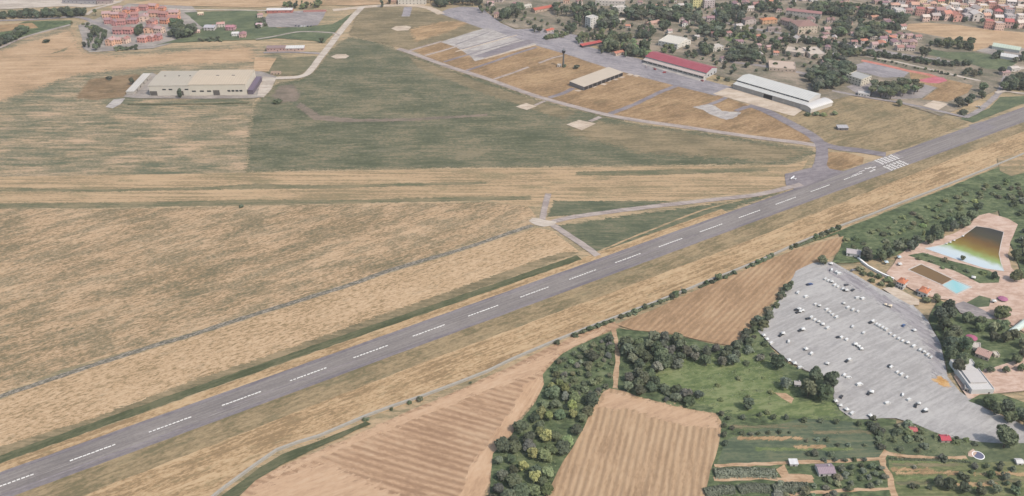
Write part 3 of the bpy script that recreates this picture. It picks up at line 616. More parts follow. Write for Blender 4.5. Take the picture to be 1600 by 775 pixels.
def wall_mb(w, d, h, kind, rise):
    m = MB(); x, y = w / 2, d / 2
    if kind == 'gable': m.prism([(-y, 0), (y, 0), (y, h), (0, h + rise), (-y, h)][::-1], -x, x)
    elif kind == 'shed': m.prism([(-y, 0), (y, 0), (y, h + rise), (-y, h)][::-1], -x, x)
    elif kind == 'barrel':
        n = 10; m.prism(([(-y, 0)] + [(y, 0)] + [(y * math.cos(math.pi * k / n) * .97, h + (rise - .3) * math.sin(math.pi * k / n)) for k in range(n + 1)])[::-1], -x, x)
    elif kind == 'gabley':
        i = len(m.v); pr = [(-x, 0), (x, 0), (x, h), (0, h + rise), (-x, h)]
        m.v += [(q, -y, z) for q, z in pr] + [(q, y, z) for q, z in pr]
        m.f += [tuple(i + k for k in range(5)), tuple(i + 5 + k for k in reversed(range(5)))] + [(i+k, i+5+k, i+5+(k+1)%5, i+(k+1)%5) for k in range(5)]
    elif kind == 'flat':
        m.box(-x, x, -y, y, 0, h - .5); t = .3
        for b in ((-x, x, -y, -y + t), (-x, x, y - t, y), (-x, -x + t, -y + t, y - t), (x - t, x, -y + t, y - t)): m.box(b[0], b[1], b[2], b[3], h - .5, h + .35)
    else: m.box(-x, x, -y, y, 0, h)
    return m
WINME = {}
def win(root, x, y, z, w=1.3, hh=1.4, side=False, name="window", mat="m_window"):
    k = (round(w, 1), round(hh, 1), side, mat)
    if k not in WINME:
        m = MB(); a, b = (.09, w / 2) if side else (w / 2, .09); m.box(-a, a, -b, b, -hh / 2, hh / 2); WINME[k] = m.mesh(name, mat)
    return part(name, WINME[k], None, root, (x, y, z))
def body(root, w, d, h, roof, rise, wc, rc, ov=.4, nx=0, ny=1, sx=0, door=True, chim=True, rmat="m_roof"):
    part("wall", wall_mb(w, d, h, roof, rise), "m_wall", root, color=wc)
    rf = part("roof", roof_mb(w, d, h, roof, rise, ov), rmat, root, color=rc)
    if chim and roof != 'flat':
        m = MB(); m.box(w * .2, w * .2 + .7, d * .1, d * .1 + .7, h, h + rise + .9); part("chimney", m, "m_wall", rf, color=wc)
    fl = h / max(ny, 1)
    for j in range(ny):
        for i in range(nx): 
            if door and j == 0 and i == nx // 2: continue
            win(root, -w / 2 + w * (i + .5) / nx, -d / 2, fl * (j + .55))
        for i in range(sx):
            win(root, w / 2, -d / 2 + d * (i + .5) / sx, fl * (j + .55), side=True); win(root, -w / 2, -d / 2 + d * (i + .5) / sx, fl * (j + .55), side=True)
    if door: win(root, -w / 2 + w * (nx // 2 + .5) / max(nx, 1), -d / 2, 1.1, 1.1, 2.2, name="door", mat="m_door")
def bld(name, label, cat, p0, p1, depth, h, roof='flat', wc=(220,210,200), rc=(200,190,180), rise=2.0, group=None, **kw):
    a, b = P(*p0), P(*p1); d = b - a; rz = math.atan2(d.y, d.x); w = d.length
    c = (a + b) / 2 + Vector((-d.y, d.x, 0)).normalized() * depth / 2
    r = thing(name, label, cat, c, rz, group); body(r, w, depth, h, roof, rise, K(wc), K(rc), **kw); return r, w
PALE = dict(rmat="m_sheet_roof", chim=False)

# ------------------------------------------------------------------ airfield buildings
r, w = bld("warehouse", "grey roofed left half of the long white warehouse", "warehouse", (235,150), (297,149.6), 52, 13.5, 'gable', (232,224,212), (206,194,176), 1.2, door=False, **PALE)
for x, ww in ((-20, 9), (14, 7)): win(r, x, -26.05, 3.2, ww, 6.4, name="loading_door", mat="m_door")
for x in (-6, 2, 22): win(r, x, -26.05, 8.5, 4.5, 1.6)
for x in (-14, 4, 18): m = MB(); m.box(x, x + 1.6, 4, 5.6, 13.4, 15.2); part("roof_vent", m, "m_dark", r)
r, w = bld("warehouse", "cream roofed right half of the long white warehouse", "warehouse", (297.2,149.6), (386,149), 52, 14.6, 'gable', (236,226,210), (222,202,176), 1.2, door=False, **PALE)
win(r, -2, -26.05, 3.6, 8, 7.2, name="loading_door", mat="m_door")
for x in (-30, -20, -11): win(r, x, -26.05, 6, 5, 1.8)
for x in (14, 19, 24, 29): win(r, x, -26.05, 6.2, 3.6, 2.2)
for x in (-8, 12): m = MB(); m.box(x, x + 4, 2, 3.2, 15, 16.3); part("skylight", m, "m_steel", r)
r, w = bld("canopy_shed", "dark purple lean-to along the right end of the warehouse", "shed", (388,148), (396,148), 46, 6, 'shed', (120,108,122), (128,112,132), .6, door=False, **PALE)
r, w = bld("long_shed", "long low white shed left of the warehouse", "shed", (198,148), (210,148), 62, 4.2, 'shed', (206,198,188), (226,218,208), .8, door=False, **PALE)
for y in (-20, -8, 4, 16): win(r, w / 2, y, 2, 2.5, 2.4, True, name="door", mat="m_door")
r, w = bld("gatehouse", "small low gatehouse by the bend of the pale road", "hut", (423,117), (438,117), 6, 3, 'flat', (206,180,160), (190,160,140), nx=3)

r, w = bld("hangar", "red roofed hangar beside the grey apron", "hangar", (1008,96.5), (1103,122.5), 27, 7.5, 'gable', (204,204,206), (184,92,102), 3.4, door=False, **PALE)
L = w / 2; m = MB(); m.prism([(-20, 4.2), (-13.4, 5.6), (-13.4, 5.9), (-20, 4.5)][::-1], -L, L); part("lean_to_roof", m, "m_sheet_roof", r, color=K((214,196,188)))
m = MB(); m.box(-L + .3, L - .3, -19.4, -13.6, 0, 4.1); part("lean_to_wall", m, "m_wall", r, color=K((214,208,202)))
for i in range(12): win(r, -L + w * (i + .5) / 12, -19.4, 2.6, w / 12 - 1.5, 1.5)
for i in range(3): win(r, L, -8 + 8 * i, 2.6, 2.4, 2.4, True)
r, w = bld("hangar", "long white hangar with a clerestory and cream apron", "hangar", (1150,136), (1262,169), 30, 9.5, 'gable', (216,212,208), (226,224,218), 2.6, door=False, **PALE)
L = w / 2; m = MB(); m.prism([(-24, 6.4), (-14.8, 7.6), (-14.8, 7.9), (-24, 6.7)][::-1], -L, L); part("lean_to_roof", m, "m_sheet_roof", r, color=K((222,220,214)))
m = MB(); m.box(-L + .3, L - .3, -23.2, -15.2, 0, 6.3); part("lean_to_wall", m, "m_wall", r, color=K((206,200,194)))
for i in range(16): win(r, -L + w * (i + .5) / 16, -15.02, 8.6, w / 16 - .9, 1.0)
for i in range(7): win(r, -L + w * (i + .5) / 7, -23.2, 3, w / 7 - 2.2, 5.2, name="hangar_door_or_opening", mat="m_dark" if i == 3 else "m_door_pale")  # the dark middle panel is shade painted in place of an open doorway
r, w = bld("canopy_shed", "white barrel roofed annex at the right end of the white hangar", "shed", (1266,177), (1300,166), 16, 5, 'barrel', (222,214,204), (236,232,228), 2.6, door=False, **PALE)
r, w = bld("shelter", "open fronted grey aircraft shelter with a cream roof", "shelter", (912,142), (973,119), 25, 5.4, 'shed', (150,146,148), (222,204,182), .5, door=False, **PALE)
for i in range(9): win(r, -w / 2 + w * (i + .5) / 9, -12.5, 2.6, w / 9 - 1.2, 4.6, name="dark_bay_panel", mat="m_dark")  # dark panels on a solid wall stand for the shade inside open bays
t = thing("control_tower", "slim dark control tower on the orange grass", "tower", P(880,104))
m = MB(); m.lathe([(1.3, 0), (1.0, 19)], 10); part("shaft", m, "m_steel", t)
m = MB(); m.lathe([(1.3, 19), (2.3, 19.8), (2.5, 22.4), (2.2, 23)], 8); part("cabin", m, "m_dark", t)
m = MB(); m.lathe([(2.7, 23), (2.0, 23.5), (.2, 24)], 8); part("roof", m, "m_steel", t)
m = MB(); m.tube([(0, 0, 24), (0, 0, 28)], .12, 5); part("antenna", m, "m_steel", t)
bld("hut", "small white hut at the foot of the control tower", "hut", (871,105), (877,105), 5, 3, 'flat', (222,214,206), (206,198,190), nx=2)
bld("metal_shelter", "grey metal shelter alone on the dry grass", "shelter", (1309,204), (1325,204), 7, 3.2, 'shed', (128,124,128), (196,192,194), .8, nx=2, door=True, **PALE)

# ------------------------------------------------------------------ house prototypes and copies
PROTO = {}
def proto(kind, first):
    spec = dict(tile_house=(10, 9, 6, 'gable', 1.9, 3, 2, 2), hip_house=(11, 10, 6.4, 'hip', 2.0, 3, 2, 2), side_house=(9, 11, 6, 'gabley', 1.8, 2, 2, 2), apartment_block=(14, 12, 11, 'flat', 0, 4, 3, 2), low_house=(12, 9, 3.4, 'gable', 1.5, 3, 1, 1))[kind]
    r = thing(kind, "x", "house", (0, 0, 0)); w, d, h, rf, ri, nx, ny, sx = spec
    body(r, w, d, h, rf, ri, K((210,150,130)), K((170,122,120)), nx=nx, ny=ny, sx=sx); PROTO[kind] = (r, spec); return r
def house(kind, px0, px1, py, hm, wc, rc, label, group, rz=None, dk=1.0, cat=None):
    new = kind not in PROTO
    if new: proto(kind, None)
    r, sp = PROTO[kind]; w = (px1 - px0) * mpp((px0 + px1) / 2, py); a = R.uniform(-.3, .3) if rz is None else rz
    w /= (abs(math.cos(a)) + abs(math.sin(a)) * .75); sx = w / sp[0]; sy = min(max(sx, .7), 1.6) * dk; sz = hm / sp[2]
    p = P((px0 + px1) / 2, py) + Vector((0, sp[1] * sy / 2 * .9, 0))
    col = {'wall': K(wc, .78), 'roof': K(rc, .72)}
    if new:
        r.location = p; r.rotation_euler = (0, 0, a); r.scale = (sx, sy, sz); r['label'] = label; r['group'] = group; o = r
        for c in r.children:
            n = c.name.split('.')[0]; c.color = col.get(n, c.color)
    else: o = dup(r, p, a, (sx, sy, sz), label, group, col)
    o['category'] = cat or ("apartment block" if kind == 'apartment_block' else "house")
    return o
PINKS = [((226,156,126),'orange'),((218,152,138),'salmon'),((206,146,142),'dusky pink'),((226,178,150),'peach'),((200,138,130),'brick pink'),((222,192,174),'pale pink')]
ROOFS = [((164,130,134),'mauve'),((176,130,122),'rust'),((190,156,152),'faded pink'),((160,126,122),'brown')]
rows = {
 "front row of the red village": [(166,179,72,8.5,'side_house'),(180,190,69.5,7,'tile_house'),(190,201,68.5,7,'side_house'),(215,230,67,8,'hip_house'),(231,241,65.5,7.5,'side_house'),(241,251,64,7.5,'side_house')],
 "second row of the red village": [(177,192,54,7.5,'tile_house'),(192,208,54,7.5,'tile_house'),(225,240,52,7.5,'side_house'),(241,256,53,8,'tile_house')],
 "middle row of the red village": [(163,174,38,7,'tile_house'),(175,184,41,7,'side_house'),(184,196,40,7,'tile_house'),(199,214,38,7,'hip_house'),(230,243,41,7.5,'side_house'),(250,264,38,7,'tile_house'),(262,279,35,7.5,'tile_house')],
 "fourth row of the red village": [(159,173,28,7,'tile_house'),(174,186,29,7,'tile_house'),(186,197,29,6.5,'tile_house'),(203,216,29,7,'tile_house'),(216,231,34,7.5,'side_house'),(232,248,27,7,'tile_house'),(248,262,28,7,'tile_house'),(263,279,26,7,'tile_house')],
 "back row of the red village": [(176,190,19,6.5,'tile_house'),(190,203,23,7,'side_house'),(204,216,20,6.5,'tile_house'),(217,231,17,6.5,'tile_house'),(231,246,15,6.5,'tile_house'),(247,258,18,6,'hip_house')]}
for rn, hs in rows.items():
    for i, (a, b, y, h, k) in enumerate(hs):
        wc, wn_ = R.choice(PINKS); rc, rn_ = R.choice(ROOFS)
        house(k, a, b, y, h, wc, rc, f"{wn_} house with {rn_} roof, {ORD[i]} from left in {rn.replace('the ', '')}", "houses of the red village")
for a, b, y, h, k, wc, rc, lab in [(301,312,52,3,'low_house',(214,178,164),(226,196,186),"low pink shed left of the farmhouses"),(319,336,48,5,'tile_house',(200,192,190),(188,184,190),"grey roofed farmhouse on the green meadow"),(337,351,43,5.5,'hip_house',(212,200,190),(206,160,150),"farmhouse with pale pink hipped roof"),(353,367,48,5.5,'tile_house',(196,150,156),(188,132,142),"mauve farmhouse behind the white one"),(362,373,57,4.5,'tile_house',(226,222,218),(220,216,212),"small white farmhouse at the end of the meadow"),(373,384,59,5,'side_house',(206,164,158),(170,128,130),"pinkish farmhouse right of the white one"),(308,318,24,3,'low_house',(214,178,160),(226,206,176),"cream roofed shed behind the dark grove"),(401,411,28,5,'hip_house',(206,186,180),(190,150,146),"pinkish house left of the walled yard"),(400,410,43,4.5,'tile_house',(216,206,204),(206,176,180),"pale house below the walled yard corner")]:
    house(k, a, b, y, h, wc, rc, lab, "farm buildings near the village")
bld("workshop", "long red and white workshop at the back of the walled yard", "workshop", (417,21), (457,20.5), 12, 5, 'gable', (206,130,120), (238,234,232), 1.4, nx=6, **PALE)
bld("yard_wall", "low red wall at the right back of the walled yard", "wall", (474,19.5), (510,18.5), 1.2, 3, 'flat', (206,146,140), (206,150,144), door=False, chim=False)
bld("farm_building", "pink farm building beside the pale road", "farm building", (417,80.5), (446,80), 11, 5, 'gable', (216,176,168), (168,144,142), 1.6, nx=6)
bld("farm_shed", "white roofed shed joined to the pink farm building", "shed", (446.4,80), (475,79.5), 10, 4, 'shed', (214,182,172), (238,234,228), .8, nx=5, **PALE)
bld("factory", "purple grey roofed factory at the top left edge", "factory", (98,6), (150,7.5), 40, 7, 'gable', (190,186,190), (140,128,140), 1.2, nx=8, **PALE)
bld("factory", "brown roofed factory hall right of the purple one", "factory", (152,7.5), (176,6), 30, 6, 'gable', (186,170,166), (150,120,122), 1.2, nx=4, **PALE)
bld("hall", "long cream hall at the top of the service road", "hall", (622,7.5), (666,7), 22, 8, 'flat', (232,224,212), (232,222,206), nx=8, ny=2)
bld("hut", "small brown house left of the cream hall", "house", (607,7), (619,7), 10, 5, 'gable', (206,176,150), (190,150,130), 1.5, nx=2)

# the wooded town
town = [
 ("long_house", "long house with orange red roof behind the apron", (836,21), (874,14), 12, 5, 'gable', (216,190,170), (214,118,98), 2.0, dict(nx=7)),
 ("villa", "small white house left of the long orange roof", (819,14), (831,12), 9, 4, 'gable', (232,226,214), (226,216,200), 1.2, dict(nx=3)),
 ("carport", "red canopy carport at the edge of the apron", (910,75), (941,69), 7, 3.2, 'shed', (90,84,90), (212,96,88), .6, dict(door=False, **PALE)),
 ("villa", "small orange roofed house by the hedge on the apron", (855,52), (866,49), 7, 3.5, 'gable', (222,200,186), (220,124,100), 1.2, dict(nx=2)),
 ("villa", "small orange roofed lodge left of the red hangar", (962,88), (975,85), 8, 4, 'gable', (224,200,182), (212,140,116), 1.4, dict(nx=2)),
 ("white_block", "tall narrow white building among the dark trees", (922,46), (934,43), 12, 17, 'flat', (236,232,226), (220,214,206), 0, dict(nx=3, ny=5, sx=2)),
 ("white_block", "long pale block at the top centre of the town", (930,9), (976,11), 14, 9, 'flat', (236,226,216), (226,204,192), 0, dict(nx=9, ny=2, sx=3)),
 ("white_block", "white block with a tall corner right of the narrow tower", (960,22), (978,20), 10, 10, 'flat', (238,232,224), (230,218,204), 0, dict(nx=4, ny=3, sx=2)),
 ("villa", "pink roofed pavilion among the town trees", (1014,41), (1038,36), 10, 3.4, 'gable', (210,180,160), (222,178,158), 1.2, dict(nx=4)),
 ("villa", "flat orange terrace house under the dark wood", (1024,13), (1040,14), 9, 4, 'gable', (206,170,150), (206,160,140), 1.2, dict(nx=3)),
 ("white_block", "yellow apartment tower at the top of the town", (1082,13), (1098,12), 14, 18, 'flat', (236,226,164), (226,206,170), 0, dict(nx=4, ny=5, sx=3)),
 ("white_block", "pinkish white block beside the yellow tower", (1100,14), (1116,13), 12, 13, 'flat', (222,206,204), (214,200,196), 0, dict(nx=4, ny=4, sx=2)),
 ("villa", "cream house above the right end of the red hangar", (1114,82), (1131,79), 13, 6.5, 'flat', (230,222,210), (226,216,204), 0, dict(nx=4, ny=2, sx=2)),
 ("villa", "brown roofed house with a pale right wall", (1164,40), (1181,38), 11, 8, 'gabley', (214,198,190), (160,134,126), 1.6, dict(nx=3, ny=2, sx=2)),
 ("villa", "bright orange roofed villa in the middle of the town", (1191,39), (1214,37), 12, 7, 'hip', (230,186,150), (222,146,104), 2.2, dict(nx=4, ny=2, sx=2)),
 ("villa", "grey roofed house below the orange villa", (1200,50), (1220,50), 10, 5, 'gable', (206,186,178), (170,150,142), 1.5, dict(nx=3)),
 ("palazzo", "upper wing of the large pink roofed palazzo", (1227,25), (1282,31), 14, 9, 'gable', (222,210,200), (184,136,132), 1.8, dict(nx=10, ny=2, sx=2)),
 ("palazzo", "large palazzo with cream facade and brown pink roof", (1246,54), (1276,52), 30, 12, 'hip', (230,212,190), (176,138,128), 3.0, dict(nx=6, ny=3, sx=5)),
 ("palazzo", "long brown roofed wing left of the palazzo facade", (1218,38), (1245,46), 14, 8, 'gable', (206,180,170), (172,136,126), 1.8, dict(nx=7, ny=2, sx=2)),
 ("flat_hall", "cream flat roofed hall nearest the parked street", (1201,111), (1243,114), 30, 5, 'flat', (222,200,182), (222,198,180), 0, dict(nx=7)),
 ("flat_hall", "cream flat roofed hall left of two cypresses", (1226,86), (1256,90), 22, 6, 'flat', (224,206,190), (222,204,186), 0, dict(nx=5)),
 ("flat_hall", "cream flat roofed hall right of two cypresses", (1265,92), (1289,91), 30, 6.5, 'flat', (228,212,198), (226,210,194), 0, dict(nx=4, sx=4)),
 ("school", "cream walled school block behind the stone pines", (1320,128), (1344,136), 22, 10, 'flat', (234,224,204), (196,194,190), 0, dict(nx=5, ny=3, sx=4)),
 ("school", "low white school annex in front of the pines", (1340,150), (1358,152), 9, 4, 'flat', (230,224,220), (222,216,212), 0, dict(nx=4)),
 ("villa", "orange roofed house above the round wood", (1362,32), (1374,31), 9, 5, 'gable', (206,180,160), (216,160,132), 1.4, dict(nx=2)),
 ("villa", "small pink house at the right end of the dark wood", (1380,36), (1392,37), 8, 5, 'hip', (222,206,200), (200,160,150), 1.4, dict(nx=2)),
 ("greenhouse", "pale green glass roofed greenhouse by the orange meadow", (1549,77), (1592,84), 16, 4.5, 'barrel', (226,226,220), (214,226,206), 2.2, dict(door=False, **PALE)),
 ("greenhouse", "white roofed greenhouse in front of the green one", (1562,92), (1588,96), 14, 4, 'barrel', (224,222,220), (230,228,224), 2.0, dict(door=False, **PALE)),
 ("villa", "white house at the right edge near the greenhouses", (1580,113), (1592,112), 9, 5, 'gable', (236,228,220), (230,218,206), 1.4, dict(nx=2)),
 ("villa", "small pink house at the end of the rising road", (1566,119), (1578,118), 8, 4.5, 'gable', (220,196,186), (196,160,156), 1.3, dict(nx=2)),
]
for n, lab, p0, p1, d, h, rf, wc, rc, ri, kw in town:
    bld(n, lab, {"palazzo": "palazzo", "white_block": "apartment block", "greenhouse": "greenhouse", "carport": "carport", "school": "school", "flat_hall": "hall"}.get(n, "house"), p0, p1, d, h, rf, wc, rc, ri, **kw)
r, w = bld("white_block", "big white flat roofed block with a step in its roof", "hall", (1028,72), (1058,78), 34, 8, 'flat', (240,236,226), (238,230,216), nx=6, ny=2, sx=4)
bld("white_block", "lower cream wing in front of the stepped white block", "hall", (1059,76), (1079,70), 22, 7, 'flat', (240,234,222), (238,228,212), nx=4, ny=2)
small = [(1392,402,62,'tile_house'),(1404,414,60,'side_house'),(1416,428,61,'hip_house'),(1429,440,63,'tile_house'),(1394,406,72,'side_house'),(1408,420,71,'tile_house'),(1422,434,72,'side_house'),(1400,412,80,'low_house'),(1416,430,80,'tile_house')]
PALES = [((226,210,198),'cream'),((214,196,188),'greyish pink'),((222,188,168),'peach'),((206,190,180),'stone')]
for i, (a, b, y, k) in enumerate(small):
    wc, wn_ = PALES[i % 4]; rc, rn_ = ROOFS[(i * 3) % 4]
    house(k, a, b if b > a else 1000 + b, y, 5.5, wc, rc, f"small {wn_} house, {ORD[i]} of the cluster left of the orange meadow", "houses beside the orange meadow")
mixed = [(1145,1156,12),(1160,1172,9),(1176,1190,12),(1196,1208,8),(1140,1152,28),(1210,1221,20),(1304,1318,48),(1330,1340,70),(1345,1357,70),(1360,1372,76),(1290,1302,22),(1292,1304,36),(1352,1364,52),(1180,1192,62),(1196,1207,78),(1150,1162,70),(985,997,76),(900,910,8),(880,890,6),(1060,1072,36),(1125,1136,98),(1140,1152,92),(1290,1302,118),(1306,1316,132),(760,772,10),(776,788,4),(772,780,28)]
for i, (a, b, y) in enumerate(mixed):
    wc, wn_ = PALES[(i * 7) % 4]; rc, rn_ = (ROOFS + [((206,140,116), 'terracotta')])[(i * 3) % 5]
    side = "left side" if a < 1000 else "central" if a < 1220 else "right side"
    sib = [k for k, q in enumerate(mixed) if (q[0] < 1000, q[0] < 1220) == (a < 1000, a < 1220)]; k = sorted(sib, key=lambda q: mixed[q][0]).index(i)
    house(R.choice(['tile_house', 'hip_house', 'side_house', 'low_house']), a, b, y, R.uniform(4.5, 6.5), wc, rc, f"{wn_} house under {rn_} roof, {ORD[k]} from left among the {side} town trees", "scattered houses of the wooded town")
more = []
TPOLY = W([(770,6),(900,36),(1000,50),(1100,72),(1180,96),(1240,108),(1300,112),(1330,92),(1400,82),(1420,36),(1400,4),(930,-2)])
tries = 0
while len(more) < 64 and tries < 4000:
    tries += 1; x, y = R.uniform(770, 1420), R.uniform(0, 110); p = P(x, y)
    if not inside(np.array([p.x]), np.array([p.y]), TPOLY)[0]: continue
    if any(abs(x - (q[0] + q[1]) / 2) < 13 and abs(y - q[2]) < 6 for q in more + mixed + small): continue
    if any(min(e[2][0], e[3][0]) - 8 < x < max(e[2][0], e[3][0]) + 8 and min(e[2][1], e[3][1]) - 12 < y < max(e[2][1], e[3][1]) + 5 for e in town): continue
    wpx = R.uniform(8, 13); more.append((x - wpx / 2, x + wpx / 2, y))
more.sort(key=lambda q: (int(q[2] / 14), q[0]))
DEPTH = ["back", "second", "third", "fourth", "fifth", "sixth", "seventh", "front"]
seen = {}
for a, b, y in more:
    wc, wn_ = R.choice(PALES + [((232,226,218), 'white')]); rc, rn_ = R.choice(ROOFS + [((206,140,116), 'terracotta'), ((214,200,186), 'pale'), ((200,190,184), 'grey')]); d = int(y / 14); seen[d] = seen.get(d, 0) + 1
    house(R.choice(['tile_house', 'hip_house', 'side_house', 'low_house']), a, b, y, R.uniform(4, 7), wc, rc, f"{wn_} house, {rn_} roof, {ORD[seen[d] - 1]} from left in {DEPTH[d]} line of wooded town", "houses of the wooded town")
TOWNC = [((228,214,204),'cream'),((222,190,176),'pink'),((206,196,196),'grey'),((230,204,172),'peach'),((214,160,146),'salmon'),((234,228,222),'white'),((206,170,160),'rose')]
TR = [((222,206,194),'pale'),((226,214,206),'cream'),((206,140,122),'terracotta'),((196,112,108),'red'),((176,136,130),'brown'),((190,176,170),'grey'),((214,168,146),'orange')]
for ri, (y, x0, x1, st) in enumerate(((44,1538,1605,17),(33,1440,1610,17),(24,1398,1610,15.5),(16,1392,1615,15),(9,1385,1615,15.5),(3,1392,1620,16),(-3,1400,1620,17))):
    x = x0; i = 0
    while x < x1:
        wpx = R.uniform(11, 16); yy = y + R.uniform(-2, 2.5) + (x - 1400) * .012; k = R.choice(['apartment_block', 'apartment_block', 'hip_house', 'tile_house', 'side_house'])
        wc, wn_ = R.choice(TOWNC); rc, rn_ = R.choice(TR)
        if k == 'apartment_block' and rn_ in ('red', 'terracotta', 'orange') and R.random() < .5: rc, rn_ = ((200,190,184),'grey')
        rname = ["front row", "second row", "third row", "fourth row", "fifth row", "sixth row", "back row"][ri]
        house(k, x, x + wpx, yy, R.uniform(7.5, 11.5) if k != 'apartment_block' else R.uniform(9.5, 14), wc, rc, f"{wn_} {'block' if k=='apartment_block' else 'house'} with {rn_} roof, {ORD[i]} from left in {rname} of hill town", "houses of the hill town")
        i += 1; x += st + R.uniform(-2, 2.5)

# pools and garden buildings
bld("pool_house", "white pool house with orange tiled roof, the left one of two", "pool house", (1399,449), (1410,453.5), 8.5, 6.2, 'hip', (238,234,230), (226,138,100), 1.8, nx=3, ny=2, sx=2)
bld("pool_house", "white pool house with orange tiled roof, the right one of two", "pool house", (1433,462), (1446,467), 9, 5.2, 'hip', (238,234,230), (226,142,104), 1.7, nx=3, sx=2)
bld("hut", "small white hut at the top of the pool wall", "hut", (1322,401), (1344,404), 8, 4, 'gable', (236,230,226), (210,200,200), 1.4, nx=3)
r, w = bld("pool_building", "large white flat roofed building at the right of the car park", "building", (1516,617.5), (1551,616.5), 34, 5, 'flat', (242,240,238), (232,228,224), nx=0, door=False)
win(r, 5, -17, 1.3, 1.4, 2.2, name="door", mat="m_door"); m = MB(); m.box(-6, 6, -10, 4, 4.8, 5.9); part("roof_unit", m, "m_wall", r, color=K((214,208,204)))
bld("pool_annex", "low grey annex on the left of the large white building", "building", (1506,612), (1515,614), 26, 3.2, 'flat', (214,210,206), (196,192,192), nx=2)
bld("cafe_house", "pink walled courtyard house in the dark wood", "house", (1522,558), (1543,566), 9, 4, 'gable', (226,204,190), (206,168,156), 1.2, nx=3)
bld("cafe_house", "pale flat roofed house above the pink courtyard", "house", (1513,548), (1530,552), 8, 4, 'flat', (230,222,210), (222,212,200), nx=2)
bld("hut", "pale hut at the lower end of the courtyard", "hut", (1553,560), (1561,560), 5, 3, 'flat', (226,216,196), (222,212,196), nx=1)
bld("garden_shed", "small white roofed shed on the allotments", "shed", (1234,730), (1246,730), 4, 2.8, 'shed', (210,206,202), (240,238,238), .4, nx=1, **PALE)
bld("garden_house", "mauve roofed garden house on the allotments", "house", (1279,746), (1304,745), 8, 3.4, 'gable', (230,224,220), (176,156,166), 1.4, nx=3)
bld("garden_shed", "bright red roofed shed below the car park", "shed", (1470,693), (1484,693), 5, 3, 'gable', (206,180,170), (216,92,106), 1.0, nx=1)
bld("garden_shed", "small faded red shed left of the bright red one", "shed", (1422,678), (1432,678), 4, 2.6, 'gable', (200,170,160), (208,116,116), .9, nx=1)
bld("garden_shed", "white shed at the right edge of the allotments", "shed", (1588,728), (1598,728), 4, 2.5, 'gable', (222,216,212), (232,228,226), .8, nx=1, **PALE)
bld("hut", "pale hut hidden between the meadow trees", "hut", (1241,605), (1250,606), 4, 2.6, 'gable', (222,212,208), (206,198,196), .9, nx=1)

# water
def water(name, label, ring, stops, p0, p1, z=1.0):
    t = NT("m_" + label.replace(" ", "_")); pos = t.add("ShaderNodeNewGeometry").outputs["Position"]
    a, b = P(*p0), P(*p1); d = b - a
    rot = t.add("ShaderNodeVectorMath", operation='DOT_PRODUCT'); t.link(pos, rot.inputs[0]); rot.inputs[1].default_value = (d.x / d.length_squared, d.y / d.length_squared, 0)
    f = t.math('SUBTRACT', rot.outputs["Value"], a.dot(d) / d.length_squared); n = t.noise(pos, .12, 3)
    f = t.math('ADD', f, t.math('MULTIPLY_ADD', n, .14, -.07)); t.link(t.ramp(f, stops), t.b.inputs["Base Color"])
    t.b.inputs["Roughness"].default_value = .3; t.b.inputs["Specular IOR Level"].default_value = .08
    m = MB(); m.poly([(q.x, q.y, z) for q in W(ring)]); o = link(bpy.data.objects.new(name, m.mesh(name, t.m))); tag(o, label, "pool water", None, 'structure'); return o
BIG = [(1445,389.5),(1474,384),(1488,378),(1504,370.5),(1525,355),(1546,358),(1567.5,364),(1563,382),(1560,398),(1563,412),(1568,425),(1538,420.5),(1488,404.5)]
water("pool_water", "large murky pool water from white shallows to dark deep end", BIG, [(.0, C(206,224,238)), (.22, C(216,228,230)), (.32, C(158,178,104)), (.43, C(150,128,56)), (.6, C(126,92,42)), (.76, C(84,76,54)), (.97, C(66,62,56))], (1490,412), (1545,356))
SM = [(1420,423),(1439,414.5),(1487,437.5),(1471,446)]
water("pool_water", "muddy brown water of the smaller pool", SM, [(0, C(140,112,76)), (1, C(132,104,72))], (1420,423), (1487,437), 1.0)
water("pool_water", "pale turquoise water at the end of the smaller pool", [(1472,446.5),(1488,438.5),(1516,450),(1494,460)], [(.0, C(196,220,220)), (.5, C(160,216,220)), (1, C(206,224,226))], (1472,446), (1516,450), 1.0)
plain("m_kerb", C(222,214,206), .12, .8)
def kerb(label, ring, w=1.0, h=1.12):
    m = MB(); q = W(ring); n = len(q)
    for i in range(n):
        a, b = q[i], q[(i + 1) % n]; d = (b - a).normalized(); nr = Vector((d.y, -d.x, 0)) * w
        i0 = len(m.v); m.v += [tuple(a), tuple(b), tuple(b + nr + d * w * .4), tuple(a + nr - d * w * .4)] + [(p.x, p.y, h) for p in (a, b, b + nr + d * w * .4, a + nr - d * w * .4)]
        m.f += [tuple(i0 + k for k in f) for f in ((4, 5, 6, 7), (0, 1, 5, 4), (1, 2, 6, 5), (2, 3, 7, 6), (3, 0, 4, 7))]
    tag(link(bpy.data.objects.new("pool_kerb", m.mesh("pool_kerb", "m_kerb"))), label, "pool kerb", None, 'structure')
kerb("white kerb round the large murky pool", BIG[::-1], .5); kerb("white kerb round the smaller pool", [(1420,423),(1439,414.5),(1488,437.5),(1517,450),(1494,461),(1471,446)][::-1], .9)
t = thing("round_pool", "round blue garden pool with white rim on the allotments", "pool", P(1528,713))
m = MB(); m.lathe([(3.9, 0), (3.9, 1.0), (3.4, 1.05), (3.4, .8)], 20); part("rim", m, "m_white", t)
m = MB(); m.lathe([(3.35, .7), (3.35, .85)], 20); part("water", m, plain("m_blue_water", C(118,118,142), .08, .8, rough=.2), t)
region("pool_deck", "pale pinkish deck beside the round garden pool", [(1512,708),(1520,703),(1526,709),(1520,716),(1512,714)], "m_pink", .3, 3)
t = thing("water_slide", "white green water slide at the right edge of the park", "slide", P(1592,520))
a, b = P(1578,522) - t.location, P(1606,505) - t.location
